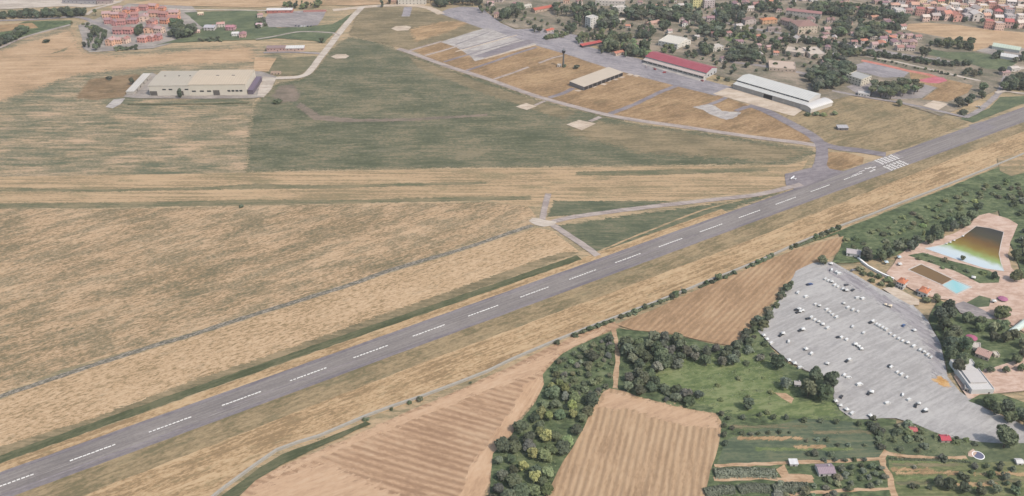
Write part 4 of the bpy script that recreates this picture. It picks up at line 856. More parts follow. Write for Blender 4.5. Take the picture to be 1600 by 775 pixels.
m = MB(); m.tube([(a.x, a.y, 1.2), (a.x * .5 + b.x * .5, a.y * .5 + b.y * .5, 2.4), (b.x, b.y, 4.2)], 2.6, 10); part("chute", m, plain("m_slide", C(220,234,226), .06, .5), t)
m = MB()
for k in (.2, .8): q = a.lerp(b, k); m.box(q.x - .25, q.x + .25, q.y - .25, q.y + .25, 0, 2)
part("support", m, "m_steel", t)

# perimeter wall
WALLP = [(328,782),(345,768),(372,748),(400,727.5),(432.5,705),(465,693),(500,682.5),(570,652.5),(612.5,636.5),(657.5,621.5),(710,602),(760,582.5),(800,563),(870,533),(915,515),(960,498),(1010,479),(1063,458.5),(1105,441),(1150,423.5),(1199,403.5),(1240,384.5),(1300,359.5),(1360,337),(1405,319),(1450,302),(1500,282),(1550,261.8),(1600,241.5),(1680,209)]
def wall(name, label, pts, w, h, mat, cop=None):
    q = W(pts); m = MB(); c = MB()
    for mb, hw, z0, z1 in ((m, w / 2, 0, h), (c, w / 2 + .12, h, h + .18)):
        prev = None
        for i, p in enumerate(q):
            d = (q[min(i + 1, len(q) - 1)] - q[max(i - 1, 0)]).normalized(); n = Vector((-d.y, d.x, 0)) * hw; i0 = len(mb.v)
            mb.v += [(p.x + n.x, p.y + n.y, z0), (p.x - n.x, p.y - n.y, z0), (p.x - n.x, p.y - n.y, z1), (p.x + n.x, p.y + n.y, z1)]
            if prev is not None: mb.f += [(prev + k, prev + (k + 1) % 4, i0 + (k + 1) % 4, i0 + k) for k in range(4)]
            else: mb.f.append((i0, i0 + 3, i0 + 2, i0 + 1))
            prev = i0
        mb.f.append((prev, prev + 1, prev + 2, prev + 3))
    t = thing(name, label, "wall", (0, 0, 0)); part("panel", m, mat, t); part("coping", c, cop or mat, t); return t
wall("perimeter_wall", "long pale concrete wall along the runway's lower side", WALLP, 1.3, 1.9, "m_concrete_wall")
wall("garden_wall", "low white wall leading down to the tiled pool houses", [(1340,405),(1356,418),(1376,429),(1396,438)], 1.2, 2.0, "m_white")
# ------------------------------------------------------------------ trees
TREES = {   # height, crown radius, crown centre height, crown half height, leaf quads, leaf size, trunk radius, lobes
 "broadleaf_tree": (8, 3.3, 4.9, 3.2, 620, .85, .28, 10), "stone_pine": (12, 4.6, 9.3, 2.5, 620, .95, .4, 12), "poplar": (14, 2.6, 7.6, 6.4, 620, .9, .35, 12),
 "cypress": (12, 1.5, 6.2, 5.8, 420, .6, .25, 8), "bush": (3, 2.0, 1.45, 1.5, 300, .6, .12, 7), "olive_tree": (4.5, 2.3, 2.7, 1.9, 360, .6, .2, 8)}
PALETTE = dict(dark=(104,112,88), mid=(116,124,92), grey=(120,124,108), bright=(128,136,96), yellow=(144,146,98), far=(108,114,98), deep=(95,102,84), olive=(122,123,98))
def crown_mb(sp, seed):
    h, r, cz, rz, nq, qs, tr, nl = sp; g = random.Random(seed); m = MB(); lobes = []
    for i in range(nl):
        a = 2 * math.pi * i / nl + g.uniform(-.5, .5); rr = r * g.uniform(.3, .66); zz = g.uniform(-.62, .62)
        k = math.sqrt(max(.1, 1 - zz * zz)); lobes.append((rr * math.cos(a) * k, rr * math.sin(a) * k, cz + zz * rz, g.uniform(.36, .56)))
    lobes.append((0, 0, cz + rz * .45, .5))
    for i in range(nq):
        lx, ly, lz, lr = lobes[g.randrange(len(lobes))]
        n = Vector((g.gauss(0, 1), g.gauss(0, 1), g.gauss(.25, 1))).normalized(); q = g.uniform(.72, 1.05)
        p = Vector((lx + n.x * lr * r * q, ly + n.y * lr * r * q, max(.15, lz + n.z * lr * min(rz, r * 1.5) * q)))
        n = (n + Vector((g.uniform(-.7, .7), g.uniform(-.7, .7), g.uniform(-.5, .7)))).normalized()
        a = n.orthogonal().normalized(); b = n.cross(a); th = g.uniform(0, 3.14); u = (a * math.cos(th) + b * math.sin(th)); v = n.cross(u); s = qs * g.uniform(.6, 1.15); e = s * g.uniform(.5, .9)
        m.quad(p - u * s - v * e * .6, p + u * s * .4 - v * e, p + u * s + v * e * .5, p - u * s * .5 + v * e)
    return m, lobes
def trunk_mb(sp, lobes):
    h, r, cz, rz, nq, qs, tr, nl = sp; m = MB(); top = cz + rz * .2
    m.tube([(0, 0, -.3), (tr * .3, 0, top * .4), (0, tr * .3, top)], [tr * 1.25, tr * .9, tr * .35], 7)
    for lx, ly, lz, lr in lobes[:5]: m.tube([(0, 0, max(.3, top * .45)), (lx * .5, ly * .5, (top * .45 + lz) / 2), (lx, ly, lz)], [tr * .5, tr * .35, tr * .12], 5)
    return m
TP = {}
for kname, sp in TREES.items():
    TP[kname] = []
    for v in range(4 if kname in ("broadleaf_tree", "stone_pine") else 3):
        cm, lobes = crown_mb(sp, hash((len(kname), v)) & 999); TP[kname].append((cm.mesh("crown", "m_leaf"), trunk_mb(sp, lobes).mesh("trunk" if kname != "bush" else "stem", "m_trunk")))
TAKEN = {}
def free(p, rad):
    i, j = int(p.x // 10), int(p.y // 10)
    return all((p.x - q.x) ** 2 + (p.y - q.y) ** 2 > (rad + rr) ** 2 for a in (-1, 0, 1) for b in (-1, 0, 1) for q, rr in TAKEN.get((i + a, j + b), ()))
NTREE = [0]
LATER = []
def tree(kind, p, h, label, group=None, col='mid', wide=1.0, rad=None):
    sp = TREES[kind]; NTREE[0] += 1; s = h / sp[0]
    TAKEN.setdefault((int(p.x // 10), int(p.y // 10)), []).append((p, rad if rad is not None else sp[1] * s * wide * .55))
    c = PALETTE[col]; j = R.uniform(.86, 1.14); c = C(*[x * j * R.uniform(.96, 1.04) for x in c], 1.0)
    spec = (kind, p, h, label, group, c, s * wide * R.uniform(.9, 1.1), s * wide * R.uniform(.9, 1.1), s, R.choice(TP[kind]), R.uniform(0, 6.28))
    if kind == "broadleaf_tree" and group: LATER.append(spec)
    else: plant(spec)
def plant(q):
    kind, p, h, label, group, c, sx, sy, sz, (cm, tm), a = q
    o = thing(kind, label, "bush" if kind == "bush" else "tree", p, a, group); o.scale = (sx, sy, sz)
    part("crown" if kind != "bush" else "foliage", cm, None, o, color=c); part("trunk" if kind != "bush" else "stem", tm, None, o)
def plant_later(limit):
    """the broadleaf trees that show largest become things of their own; the far ones read as one mass"""
    LATER.sort(key=lambda q: -q[2] * q[6] / (q[1] - Vector((0, 0, H))).length)
    for q in LATER[:limit]: plant(q)
    vs, fs, tint, mi, off = [], [], [], [], 0
    for q in LATER[limit:]:
        kind, p, h, label, group, c, sx, sy, sz, ms, a = q
        for k, me in enumerate(ms):
            n = len(me.vertices); co = np.empty(n * 3, np.float32); me.vertices.foreach_get("co", co); co = co.reshape(-1, 3)
            ca, sa = math.cos(a), math.sin(a); x = co[:, 0] * sx; y = co[:, 1] * sy
            vs.append(np.stack([x * ca - y * sa + p.x, x * sa + y * ca + p.y, co[:, 2] * sz], 1))
            fs += [[v + off for v in f.vertices] for f in me.polygons]; mi += [k] * len(me.polygons); tint.append(np.tile(np.array(c, np.float32), (n, 1))); off += n
    me = bpy.data.meshes.new("far_trees"); me.from_pydata(np.concatenate(vs).tolist(), [], fs); me.update()
    me.materials.append(leafmat("m_leaf_far", True)); me.materials.append(MATS["m_trunk"]); me.polygons.foreach_set("material_index", mi)
    at = me.attributes.new("tint", 'FLOAT_COLOR', 'POINT'); at.data.foreach_set("color", np.concatenate(tint).astype(np.float32).ravel())
    tag(link(bpy.data.objects.new("far_trees", me)), "mass of distant dark trees spread through the wooded town and belts", "trees", None, 'stuff')
def scatter(poly, spacing, kinds, h, label, group, cols=('mid',), wide=1.0, tries=30, maxn=400):
    wp = W(poly); x0, x1 = min(p.x for p in wp), max(p.x for p in wp); y0, y1 = min(p.y for p in wp), max(p.y for p in wp)
    n = 0; fail = 0; area = 0
    while fail < 120 and n < maxn:
        p = Vector((R.uniform(x0, x1), R.uniform(y0, y1), 0))
        if not inside(np.array([p.x]), np.array([p.y]), wp)[0] or not free(p, spacing * .5): fail += 1; continue
        k = R.choice(kinds); hh = R.uniform(*h); tree(k, p, hh, label.replace("@", k.replace("_", " ")), group, R.choice(cols), wide, spacing * .5); n += 1; fail = 0
    return n
def undergrowth(name, label, polys, n, size, hgt, col):
    m = MB(); g = random.Random(len(label)); tot = []
    rings = [W(q) for q in polys]
    for wp in rings:
        x0, x1 = min(p.x for p in wp), max(p.x for p in wp); y0, y1 = min(p.y for p in wp), max(p.y for p in wp)
        k = 0; ar = 0.5 * abs(sum(wp[i].x * wp[i - 1].y - wp[i - 1].x * wp[i].y for i in range(len(wp)))); want = int(ar * n)
        cl = [(g.uniform(x0, x1), g.uniform(y0, y1), g.uniform(1, 4.5)) for _ in range(max(3, int(ar / 45)))]
        while k < want:
            cx, cy, cr = g.choice(cl); x, y = g.gauss(cx, cr), g.gauss(cy, cr * .8)
            k += 1
            if not inside(np.array([x]), np.array([y]), wp)[0]: continue
            s = size * g.uniform(.5, 1.2); p = Vector((x, y, g.uniform(.1, hgt))); nn = Vector((g.gauss(0, .7), g.gauss(0, .7), 1)).normalized(); a = nn.orthogonal().normalized(); b = nn.cross(a)
            m.quad(p - a * s - b * s * .6, p + a * s * .5 - b * s, p + a * s + b * s * .5, p - a * s * .4 + b * s)
    o = part(name, m, "m_leaf", None, color=C(*PALETTE[col], 1.0)); tag(o, label, "undergrowth", None, 'stuff'); return o

T1 = [  # single trees and bushes one can point at
 ("broadleaf_tree",(1567,700),17,"largest round tree beside the car park exit",'dark',1.0),("broadleaf_tree",(1213,577),12.5,"round dark tree at the left edge of the car park",'dark',.95),
 ("broadleaf_tree",(1226,607),10,"greyish bushy tree left of the square clump",'grey',1.2),("cypress",(1168,641),12,"pointed dark conifer standing on the meadow",'deep',2.3),
 ("broadleaf_tree",(1262,620),14,"left tree of the dark square clump by the car park",'dark',1.0),("broadleaf_tree",(1284,626),14,"front tree of the dark square clump by the car park",'dark',1.0),("broadleaf_tree",(1294,606),14,"right tree of the dark square clump by the car park",'deep',1.0),("broadleaf_tree",(1272,600),14,"back tree of the dark square clump by the car park",'dark',1.0),
 ("broadleaf_tree",(1284,413),8,"small round tree at the upper corner of the car park",'dark',1.2),("broadleaf_tree",(952,536),7.5,"small tree left of the dirt path",'grey',1.1),("broadleaf_tree",(927,566),9.5,"dark round tree alone left of the dirt path",'deep',1.1),
 ("broadleaf_tree",(976,548),13,"broad dark tree right of the dirt path",'dark',1.1),("poplar",(282,153.5),14,"dark tree in front of the long warehouse",'deep',1.25),("broadleaf_tree",(207,132),9,"dark tree beside the long low shed",'deep',.8),
 ("bush",(171,124),4.5,"dark bush on the brown unmown patch",'deep',1.6),("broadleaf_tree",(503,67),8,"dark tree by the airfield road",'deep',1.0),("bush",(434,160),4,"long dark bush on the pink bare soil",'dark',2.6),("bush",(377,324),3,"tiny dark bush on the mown band",'deep',1.3),
 ("bush",(73,66),4,"dark bush on the tan field at the far left",'deep',2.2),("bush",(901,107),4.5,"dark bush right of the control tower",'deep',1.6),("bush",(882,105),3.5,"dark bush at the foot of the control tower",'deep',1.4),
 ("cypress",(597,11),13,"left one of two dark trees beside the cream hall",'deep',1.9),("cypress",(609,7),11,"right one of two dark trees beside the cream hall",'deep',1.7),
 ("broadleaf_tree",(113,38),6,"small pale tree where the farm path meets the road",'olive',.8),("stone_pine",(150,25),11,"tree beside the road bend above the village",'mid',.8),
 ("broadleaf_tree",(1462,472),7,"dark tree right of the tiled pool house",'mid',1.2),("bush",(1447,472),4,"bush beside the right tiled pool house",'mid',1.5),("broadleaf_tree",(1552,437),8,"palm like dark tree by the pool shallows",'deep',.9),("broadleaf_tree",(1503,408),5.5,"small brownish tree beside the pool shallows",'olive',1.0),
 ("poplar",(1442,369),7,"yellow green young tree by the pool path",'yellow',1.0),("broadleaf_tree",(1562,496),10,"wide green tree island in the pink paving",'mid',1.5),("broadleaf_tree",(1585,440),11,"tree at the right edge beside the pool paving",'mid',1.1),
 ("broadleaf_tree",(1585,405),9,"brownish green tree right of the large pool",'olive',1.2),("stone_pine",(1444,93),13,"tall dark tree by the hedged road",'deep',.8),("cypress",(1261,86),15,"tall cypress between the two cream halls",'deep',1.6),("cypress",(1243,84),11,"cypress in front of the left cream hall",'deep',1.5),
 ("bush",(1505,178),4.5,"dark bush where the rising road begins",'deep',2.0),("bush",(1531,170),1.2,"low dark shrub on the green wedge at the right",'deep',2.2),("broadleaf_tree",(1404,166),8,"green tree on the airfield boundary road",'mid',1.2),
 ("cypress",(1340,52),26,"tallest cypress of the wooded town",'deep',1.4),("poplar",(1152,26),20,"tall dark poplar left of the brown roofed house",'deep',1.1),("poplar",(1171,16),14,"dark poplar at the top of the town",'deep',1.0),("bush",(1149,72),5,"bright yellow green bush in the town gardens",'bright',1.5),
 ("broadleaf_tree",(1304,180),5,"green bushy tree at the right end of the white hangar",'mid',1.5),("bush",(1287,181),4,"bright bush at the right end of the white hangar",'bright',1.6),("bush",(1262,181),4,"bush below the white annex of the hangar",'dark',1.7),("bush",(1275,180),4,"bush in the row below the hangar annex",'mid',1.7),("broadleaf_tree",(1122,126),6,"green tree between the two hangars",'mid',1.2),("bush",(1137,126),4,"bush between the two hangars",'olive',1.6),
]
for k, p, h, lab, c, wd in T1: tree(k, P(*p), h, lab, None, c, wd)
YG = [(862,612),(874,606),(893,641),(845,653),(858,657),(843,683),(853,690),(895,654),(832,716),(836,754),(882,614),(818,735)]
for p in YG: tree("broadleaf_tree", P(*p), R.uniform(7.5, 9.5), "yellow green tree standing out of the dark wood strip", "yellow green trees of the wood strip", 'yellow', 1.0)
BW = [(570,656,3),(575,655,2.5),(612,639,2.2),(640,629,3),(656,624,4),(735,598,2),(871,536,4),(899,525,5),(912,519,4),(922,515,4.5),(934,510,4),(945,506,4),(955,502,3.5),(970,495,4),(982,492,4),(992,488,5),(1008,482,6),(1019,477,3),(1031,472,4),(1050,465,5),(1056,460,5),(1068,456,4.5),(1103,444,5.5),(1112,441,4),(1122,437,8),(1133,434,4),(1147,427,4),(1175,415,4),(1184,411,5),(1192,407,4.5),(1200,402,4),(1206,399,4),(1236,387,4),(1243,384,4),(1275,371,5),(1284,368,5),(1292,364,5),(1300,361,5),(1309,357,5)]
for i, (x, y, h) in enumerate(BW): tree("bush" if h < 5.5 else "broadleaf_tree", P(x, y + 1.5), h * .85, "dark bush growing against the long perimeter wall" if h < 7 else "largest bushy tree against the long perimeter wall", "bushes along the perimeter wall" if h < 7 else None, 'dark', 1.1)

STRIPW = [(765,800),(775,714),(806,681),(843,630),(853,602),(853,586),(882,557),(935,532),(954,532),(957,570),(952,606),(930,636),(903,680),(870,733),(845,800)]
scatter([(856,584),(884,556),(936,533),(953,534),(956,572),(951,604),(930,632),(900,622),(868,604)], 5.2, ["bush", "olive_tree", "broadleaf_tree"], (2.8, 5), "grey green @ in the light scrub at the top of the wood strip", "scrub at the top of the wood strip", ('grey', 'mid', 'olive', 'dark'), 1.25)
print("strip", scatter(STRIPW, 6.9, ["broadleaf_tree"], (6, 9.5), "dark @ in the dense wood strip between two stubble fields", "trees of the wood strip", ('dark', 'dark', 'grey', 'mid', 'deep'), 1.35))
print("north", scatter([(966,538),(1000,536),(1050,533),(1075,545),(1074,572),(1040,585),(1010,585),(985,575),(968,562)], 7.5, ["broadleaf_tree"], (8, 12.5), "dark @ in the clump below the triangular field", "trees below the triangular field", ('dark', 'grey', 'dark', 'deep'), 1.1),
 scatter([(1078,552),(1150,549),(1155,570),(1120,575),(1085,572)], 7.5, ["broadleaf_tree"], (7, 10), "grey green @ at the tip of the triangular field", "trees at the triangle's tip", ('grey', 'dark'), 1.1),
 scatter([(974,598),(1005,580),(1032,590),(1036,614),(1000,620),(978,612)], 7, ["broadleaf_tree"], (7, 10), "dark @ above the bottom stubble field", "trees above the bottom field", ('dark', 'deep', 'grey'), 1.1),
 scatter([(1036,612),(1060,608),(1092,622),(1086,636),(1040,628)], 7, ["broadleaf_tree", "bush"], (4, 7), "shrubby @ along the top of the bottom stubble field", "shrubs above the bottom field", ('dark', 'grey'), 1.2),
 scatter([(1162,527),(1205,480),(1230,447),(1240,440),(1222,478),(1200,508),(1185,530),(1165,545)], 5.5, ["broadleaf_tree", "bush"], (4, 6.5), "dark @ in the hedge between stubble and car park", "hedge trees left of the car park", ('dark', 'deep', 'olive'), 1.15),
 scatter([(1155,545),(1190,535),(1215,560),(1200,575),(1160,570)], 9, ["bush", "broadleaf_tree"], (3.5, 6), "scattered @ on the rough green below the car park corner", "shrubs below the car park corner", ('grey', 'dark'), 1.2),
 scatter([(1100,575),(1200,580),(1240,635),(1200,650),(1130,640)], 17, ["bush"], (2, 3.5), "small @ scattered over the bright meadow", "bushes on the meadow", ('dark', 'mid', 'bright'), 1.2))
print("park", scatter([(1464,508),(1468,484),(1486,480),(1495,520),(1508,560),(1514,578),(1500,586),(1488,588),(1478,548)], 8.5, ["broadleaf_tree"], (11, 14), "tall dark @ in the grove right of the car park", "trees of the dark grove", ('dark', 'deep'), 1.0),
 scatter([(1503,500),(1540,509),(1575,518),(1602,540),(1602,566),(1585,574),(1580,548),(1540,530),(1518,524)], 8, ["broadleaf_tree"], (8, 11), "dark @ in the wood below the water park", "trees of the wood below the water park", ('dark', 'mid', 'olive'), 1.05),
 scatter([(1515,574),(1560,578),(1590,572),(1602,580),(1555,590),(1516,588)], 7.5, ["broadleaf_tree"], (6, 8), "dark @ behind the large white pool building", "trees behind the white pool building", ('dark', 'mid'), 1.1),
 scatter([(1526,634),(1552,632),(1580,647),(1640,674),(1640,694),(1602,672),(1560,656)], 8, ["broadleaf_tree"], (9, 11), "dark @ in the belt along the car park exit road", "trees along the exit road", ('dark', 'deep'), 1.1),
 scatter([(1340,410),(1390,393),(1440,371),(1500,342),(1528,326),(1538,334),(1505,356),(1452,382),(1412,404),(1372,414)], 8, ["broadleaf_tree"], (8, 11.5), "dark @ in the belt between the wall and the pools", "trees of the belt above the pools", ('dark', 'deep', 'dark'), 1.15),
 scatter([(1318,378),(1400,345),(1500,305),(1560,283),(1600,282),(1600,300),(1545,315),(1500,335),(1430,362),(1340,398)], 7.5, ["bush"], (2.2, 4), "green @ on the scrub slope below the perimeter wall", "bushes of the scrub slope", ('mid', 'bright', 'olive', 'mid'), 1.4),
 scatter([(1570,300),(1610,290),(1640,330),(1640,420),(1598,425),(1590,390),(1600,352)], 10, ["broadleaf_tree", "bush"], (4.5, 7), "green @ on the rough ground right of the large pool", "shrubs right of the large pool", ('olive', 'mid', 'grey'), 1.2),
 scatter([(1450,366),(1490,350),(1510,342),(1505,352),(1470,368)], 7, ["bush", "broadleaf_tree"], (4, 6), "green @ beside the pink pool path", "shrubs beside the pool path", ('mid', 'olive'), 1.3),
 scatter([(1418,404),(1445,399),(1490,413),(1540,430),(1550,442),(1500,430),(1450,414)], 9, ["bush"], (2.5, 4), "low @ on the green strip between the two pools", "bushes between the two pools", ('mid', 'dark', 'olive'), 1.2),
 scatter([(1338,420),(1360,428),(1394,440),(1394,450),(1375,449),(1345,434)], 6, ["bush"], (3, 4), "green @ in the hedge below the white garden wall", "bushes below the white garden wall", ('mid', 'olive'), 1.4))
GAR = [(1127,650,5),(1137,657,4),(1131,668,4),(1143,672,3.5),(1130,684,5.5),(1132,697,5.5),(1160,656,5),(1187,652,4),(1208,656,5),(1228,656,5),(1255,660,5),(1282,661,4),(1306,663,5),(1341,666,5),(1160,680,4),(1172,681,3.5),(1184,680,3),(1200,679,3.5),(1217,678,3.5),(1233,678,2.5),(1260,691,3),(1276,690,3.5),(1292,690,4),(1272,713,6),(1297,713,5),(1262,712,3),(1288,722,3.5),(1305,722,3.5),(1319,722,3.5),(1334,721,3.5),(1350,721,3.5),(1308,698,3),(1325,698,3),(1350,698,3)]
for x, y, h in GAR: tree("olive_tree" if h < 5 else "broadleaf_tree", P(x, y), h * .9, "round fruit tree on the vegetable field" if x > 1145 else "dark tree on the edge of the bottom stubble field", "fruit trees of the vegetable field" if x > 1145 else "trees on the stubble edge", R.choice(['dark', 'deep', 'grey']), 1.1)
GR = [(1522,733,4),(1541,733,4),(1563,729,4),(1561,736,4),(1517,740,3),(1508,752,5),(1546,746,5),(1570,750,5.5),(1582,737,4),(1500,745,4),(1530,760,3),(1548,758,3.5),(1572,760,4),(1590,760,4),(1465,760,8),(1480,765,9),(1505,770,8),(1532,774,7),(1555,770,6),(1585,772,6),(1428,733,3),(1424,763,3.5),(1432,763,3),(1452,765,3),(1474,722,5),(1470,718,4.5)]
for x, y, h in GR: tree("olive_tree" if h < 7 else "broadleaf_tree", P(x, y), h, "dark fruit tree scattered over the lower right allotments" if h < 7 else "larger dark tree at the bottom of the allotments", "fruit trees of the allotments" if h < 7 else "larger trees of the allotments", R.choice(['dark', 'deep', 'grey']), 1.1)
print("gard", scatter([(1376,672),(1420,664),(1440,672),(1450,700),(1440,712),(1390,708)], 6.5, ["olive_tree", "bush"], (2.8, 4.5), "grey green @ in the overgrown plot below the car park", "shrubs of the overgrown plot", ('grey', 'dark', 'mid'), 1.3),
 scatter([(1355,655),(1366,656),(1378,690),(1377,712),(1370,700)], 4, ["bush"], (3, 4.5), "dark @ in the hedge line left of the overgrown plot", "hedge line by the overgrown plot", ('deep',), 1.2),
 scatter([(1420,664),(1470,682),(1530,692),(1560,694),(1520,698),(1460,690)], 5, ["bush"], (2, 3.2), "low @ along the lower edge of the car park", "bushes along the car park edge", ('dark', 'mid'), 1.3),
 scatter([(1311,733),(1340,729),(1374,731),(1388,746),(1384,760),(1362,765),(1335,753),(1316,746)], 4.6, ["olive_tree"], (3.4, 4.4), "grey green @ in the rounded orchard by the winding path", "trees of the rounded orchard", ('grey', 'dark', 'grey'), 1.15),
 scatter([(1205,778),(1215,760),(1270,756),(1310,750),(1330,758),(1330,780)], 5, ["olive_tree", "bush"], (3, 4.6), "grey green @ below the mauve garden house", "trees below the garden house", ('grey', 'dark', 'olive'), 1.2))
def hedge(label, pts, w, h, col='grey'):
    t = thing("hedge", label, "hedge", (0, 0, 0)); q = W(pts); m = MB(); c = MB(); g = random.Random(len(label)); prev = None
    for i in range(len(q) - 1):
        a, b = q[i], q[i + 1]; d = b - a; n = Vector((-d.y, d.x, 0)).normalized(); k = int(d.length * (w + 2 * h) * 2.2)
        for _ in range(k):
            th = g.uniform(0, math.pi); p = a + d * g.random() + n * (math.cos(th) * w / 2 * g.uniform(.8, 1.12)) + Vector((0, 0, .2 + math.sin(th) * h * g.uniform(.75, 1.1)))
            nn = (n * math.cos(th) + Vector((0, 0, math.sin(th))) + Vector((g.gauss(0, .45), g.gauss(0, .45), g.gauss(0, .3)))).normalized(); u = nn.orthogonal().normalized(); v = nn.cross(u); s = g.uniform(.35, .65)
            m.quad(p - u * s - v * s * .6, p + u * s * .5 - v * s, p + u * s + v * s * .5, p - u * s * .4 + v * s)
        pr = [a - n * w * .36, a + n * w * .36]; pe = [b - n * w * .36, b + n * w * .36]; z = Vector((0, 0, h * .8))
        i0 = len(c.v); c.v += [tuple(x) for x in (pr[0], pr[1], pr[1] * 1 + z, pr[0] + z, pe[0], pe[1], pe[1] + z, pe[0] + z)]
        c.f += [tuple(i0 + k for k in f) for f in ((0, 1, 2, 3), (4, 7, 6, 5), (0, 3, 7, 4), (1, 5, 6, 2), (3, 2, 6, 7))]
    part("foliage", m, "m_leaf", t, color=C(*PALETTE[col], 1.0)); part("dark_core", c, "m_leaf", t, color=C(*PALETTE['deep'], 1.0)); return t  # solid dark core added inside to stop the hedge showing through
hedge("upper clipped orchard hedge below the vegetable field", [(1116,742),(1140,741),(1175,740),(1212,742)], 9, 3.0)
hedge("lower orchard hedge at the corner of the stubble field", [(1101,772),(1122,768),(1147,767)], 8, 3.0)
hedge("lower orchard hedge in the middle of the three", [(1153,768),(1175,763),(1202,766)], 8, 3.0)
hedge("lower orchard hedge right of the other two", [(1208,766),(1235,762),(1262,763)], 8, 3.0)
for i, pts in enumerate(([(905,521),(930,512),(960,500)], [(972,496),(1010,481),(1058,463)], [(1092,450),(1120,439),(1146,428)], [(1166,420),(1206,403)], [(1242,387),(1280,370),(1312,358)])):
    hedge(ORD[i] + " stretch of low ragged hedge along the perimeter wall, from the left", pts, 2.6, 1.5, 'dark')
hedge("dark low hedge above the yellowish garden beds", [(1390,719),(1430,720),(1480,721),(1516,724)], 2.2, 1.6, 'dark')

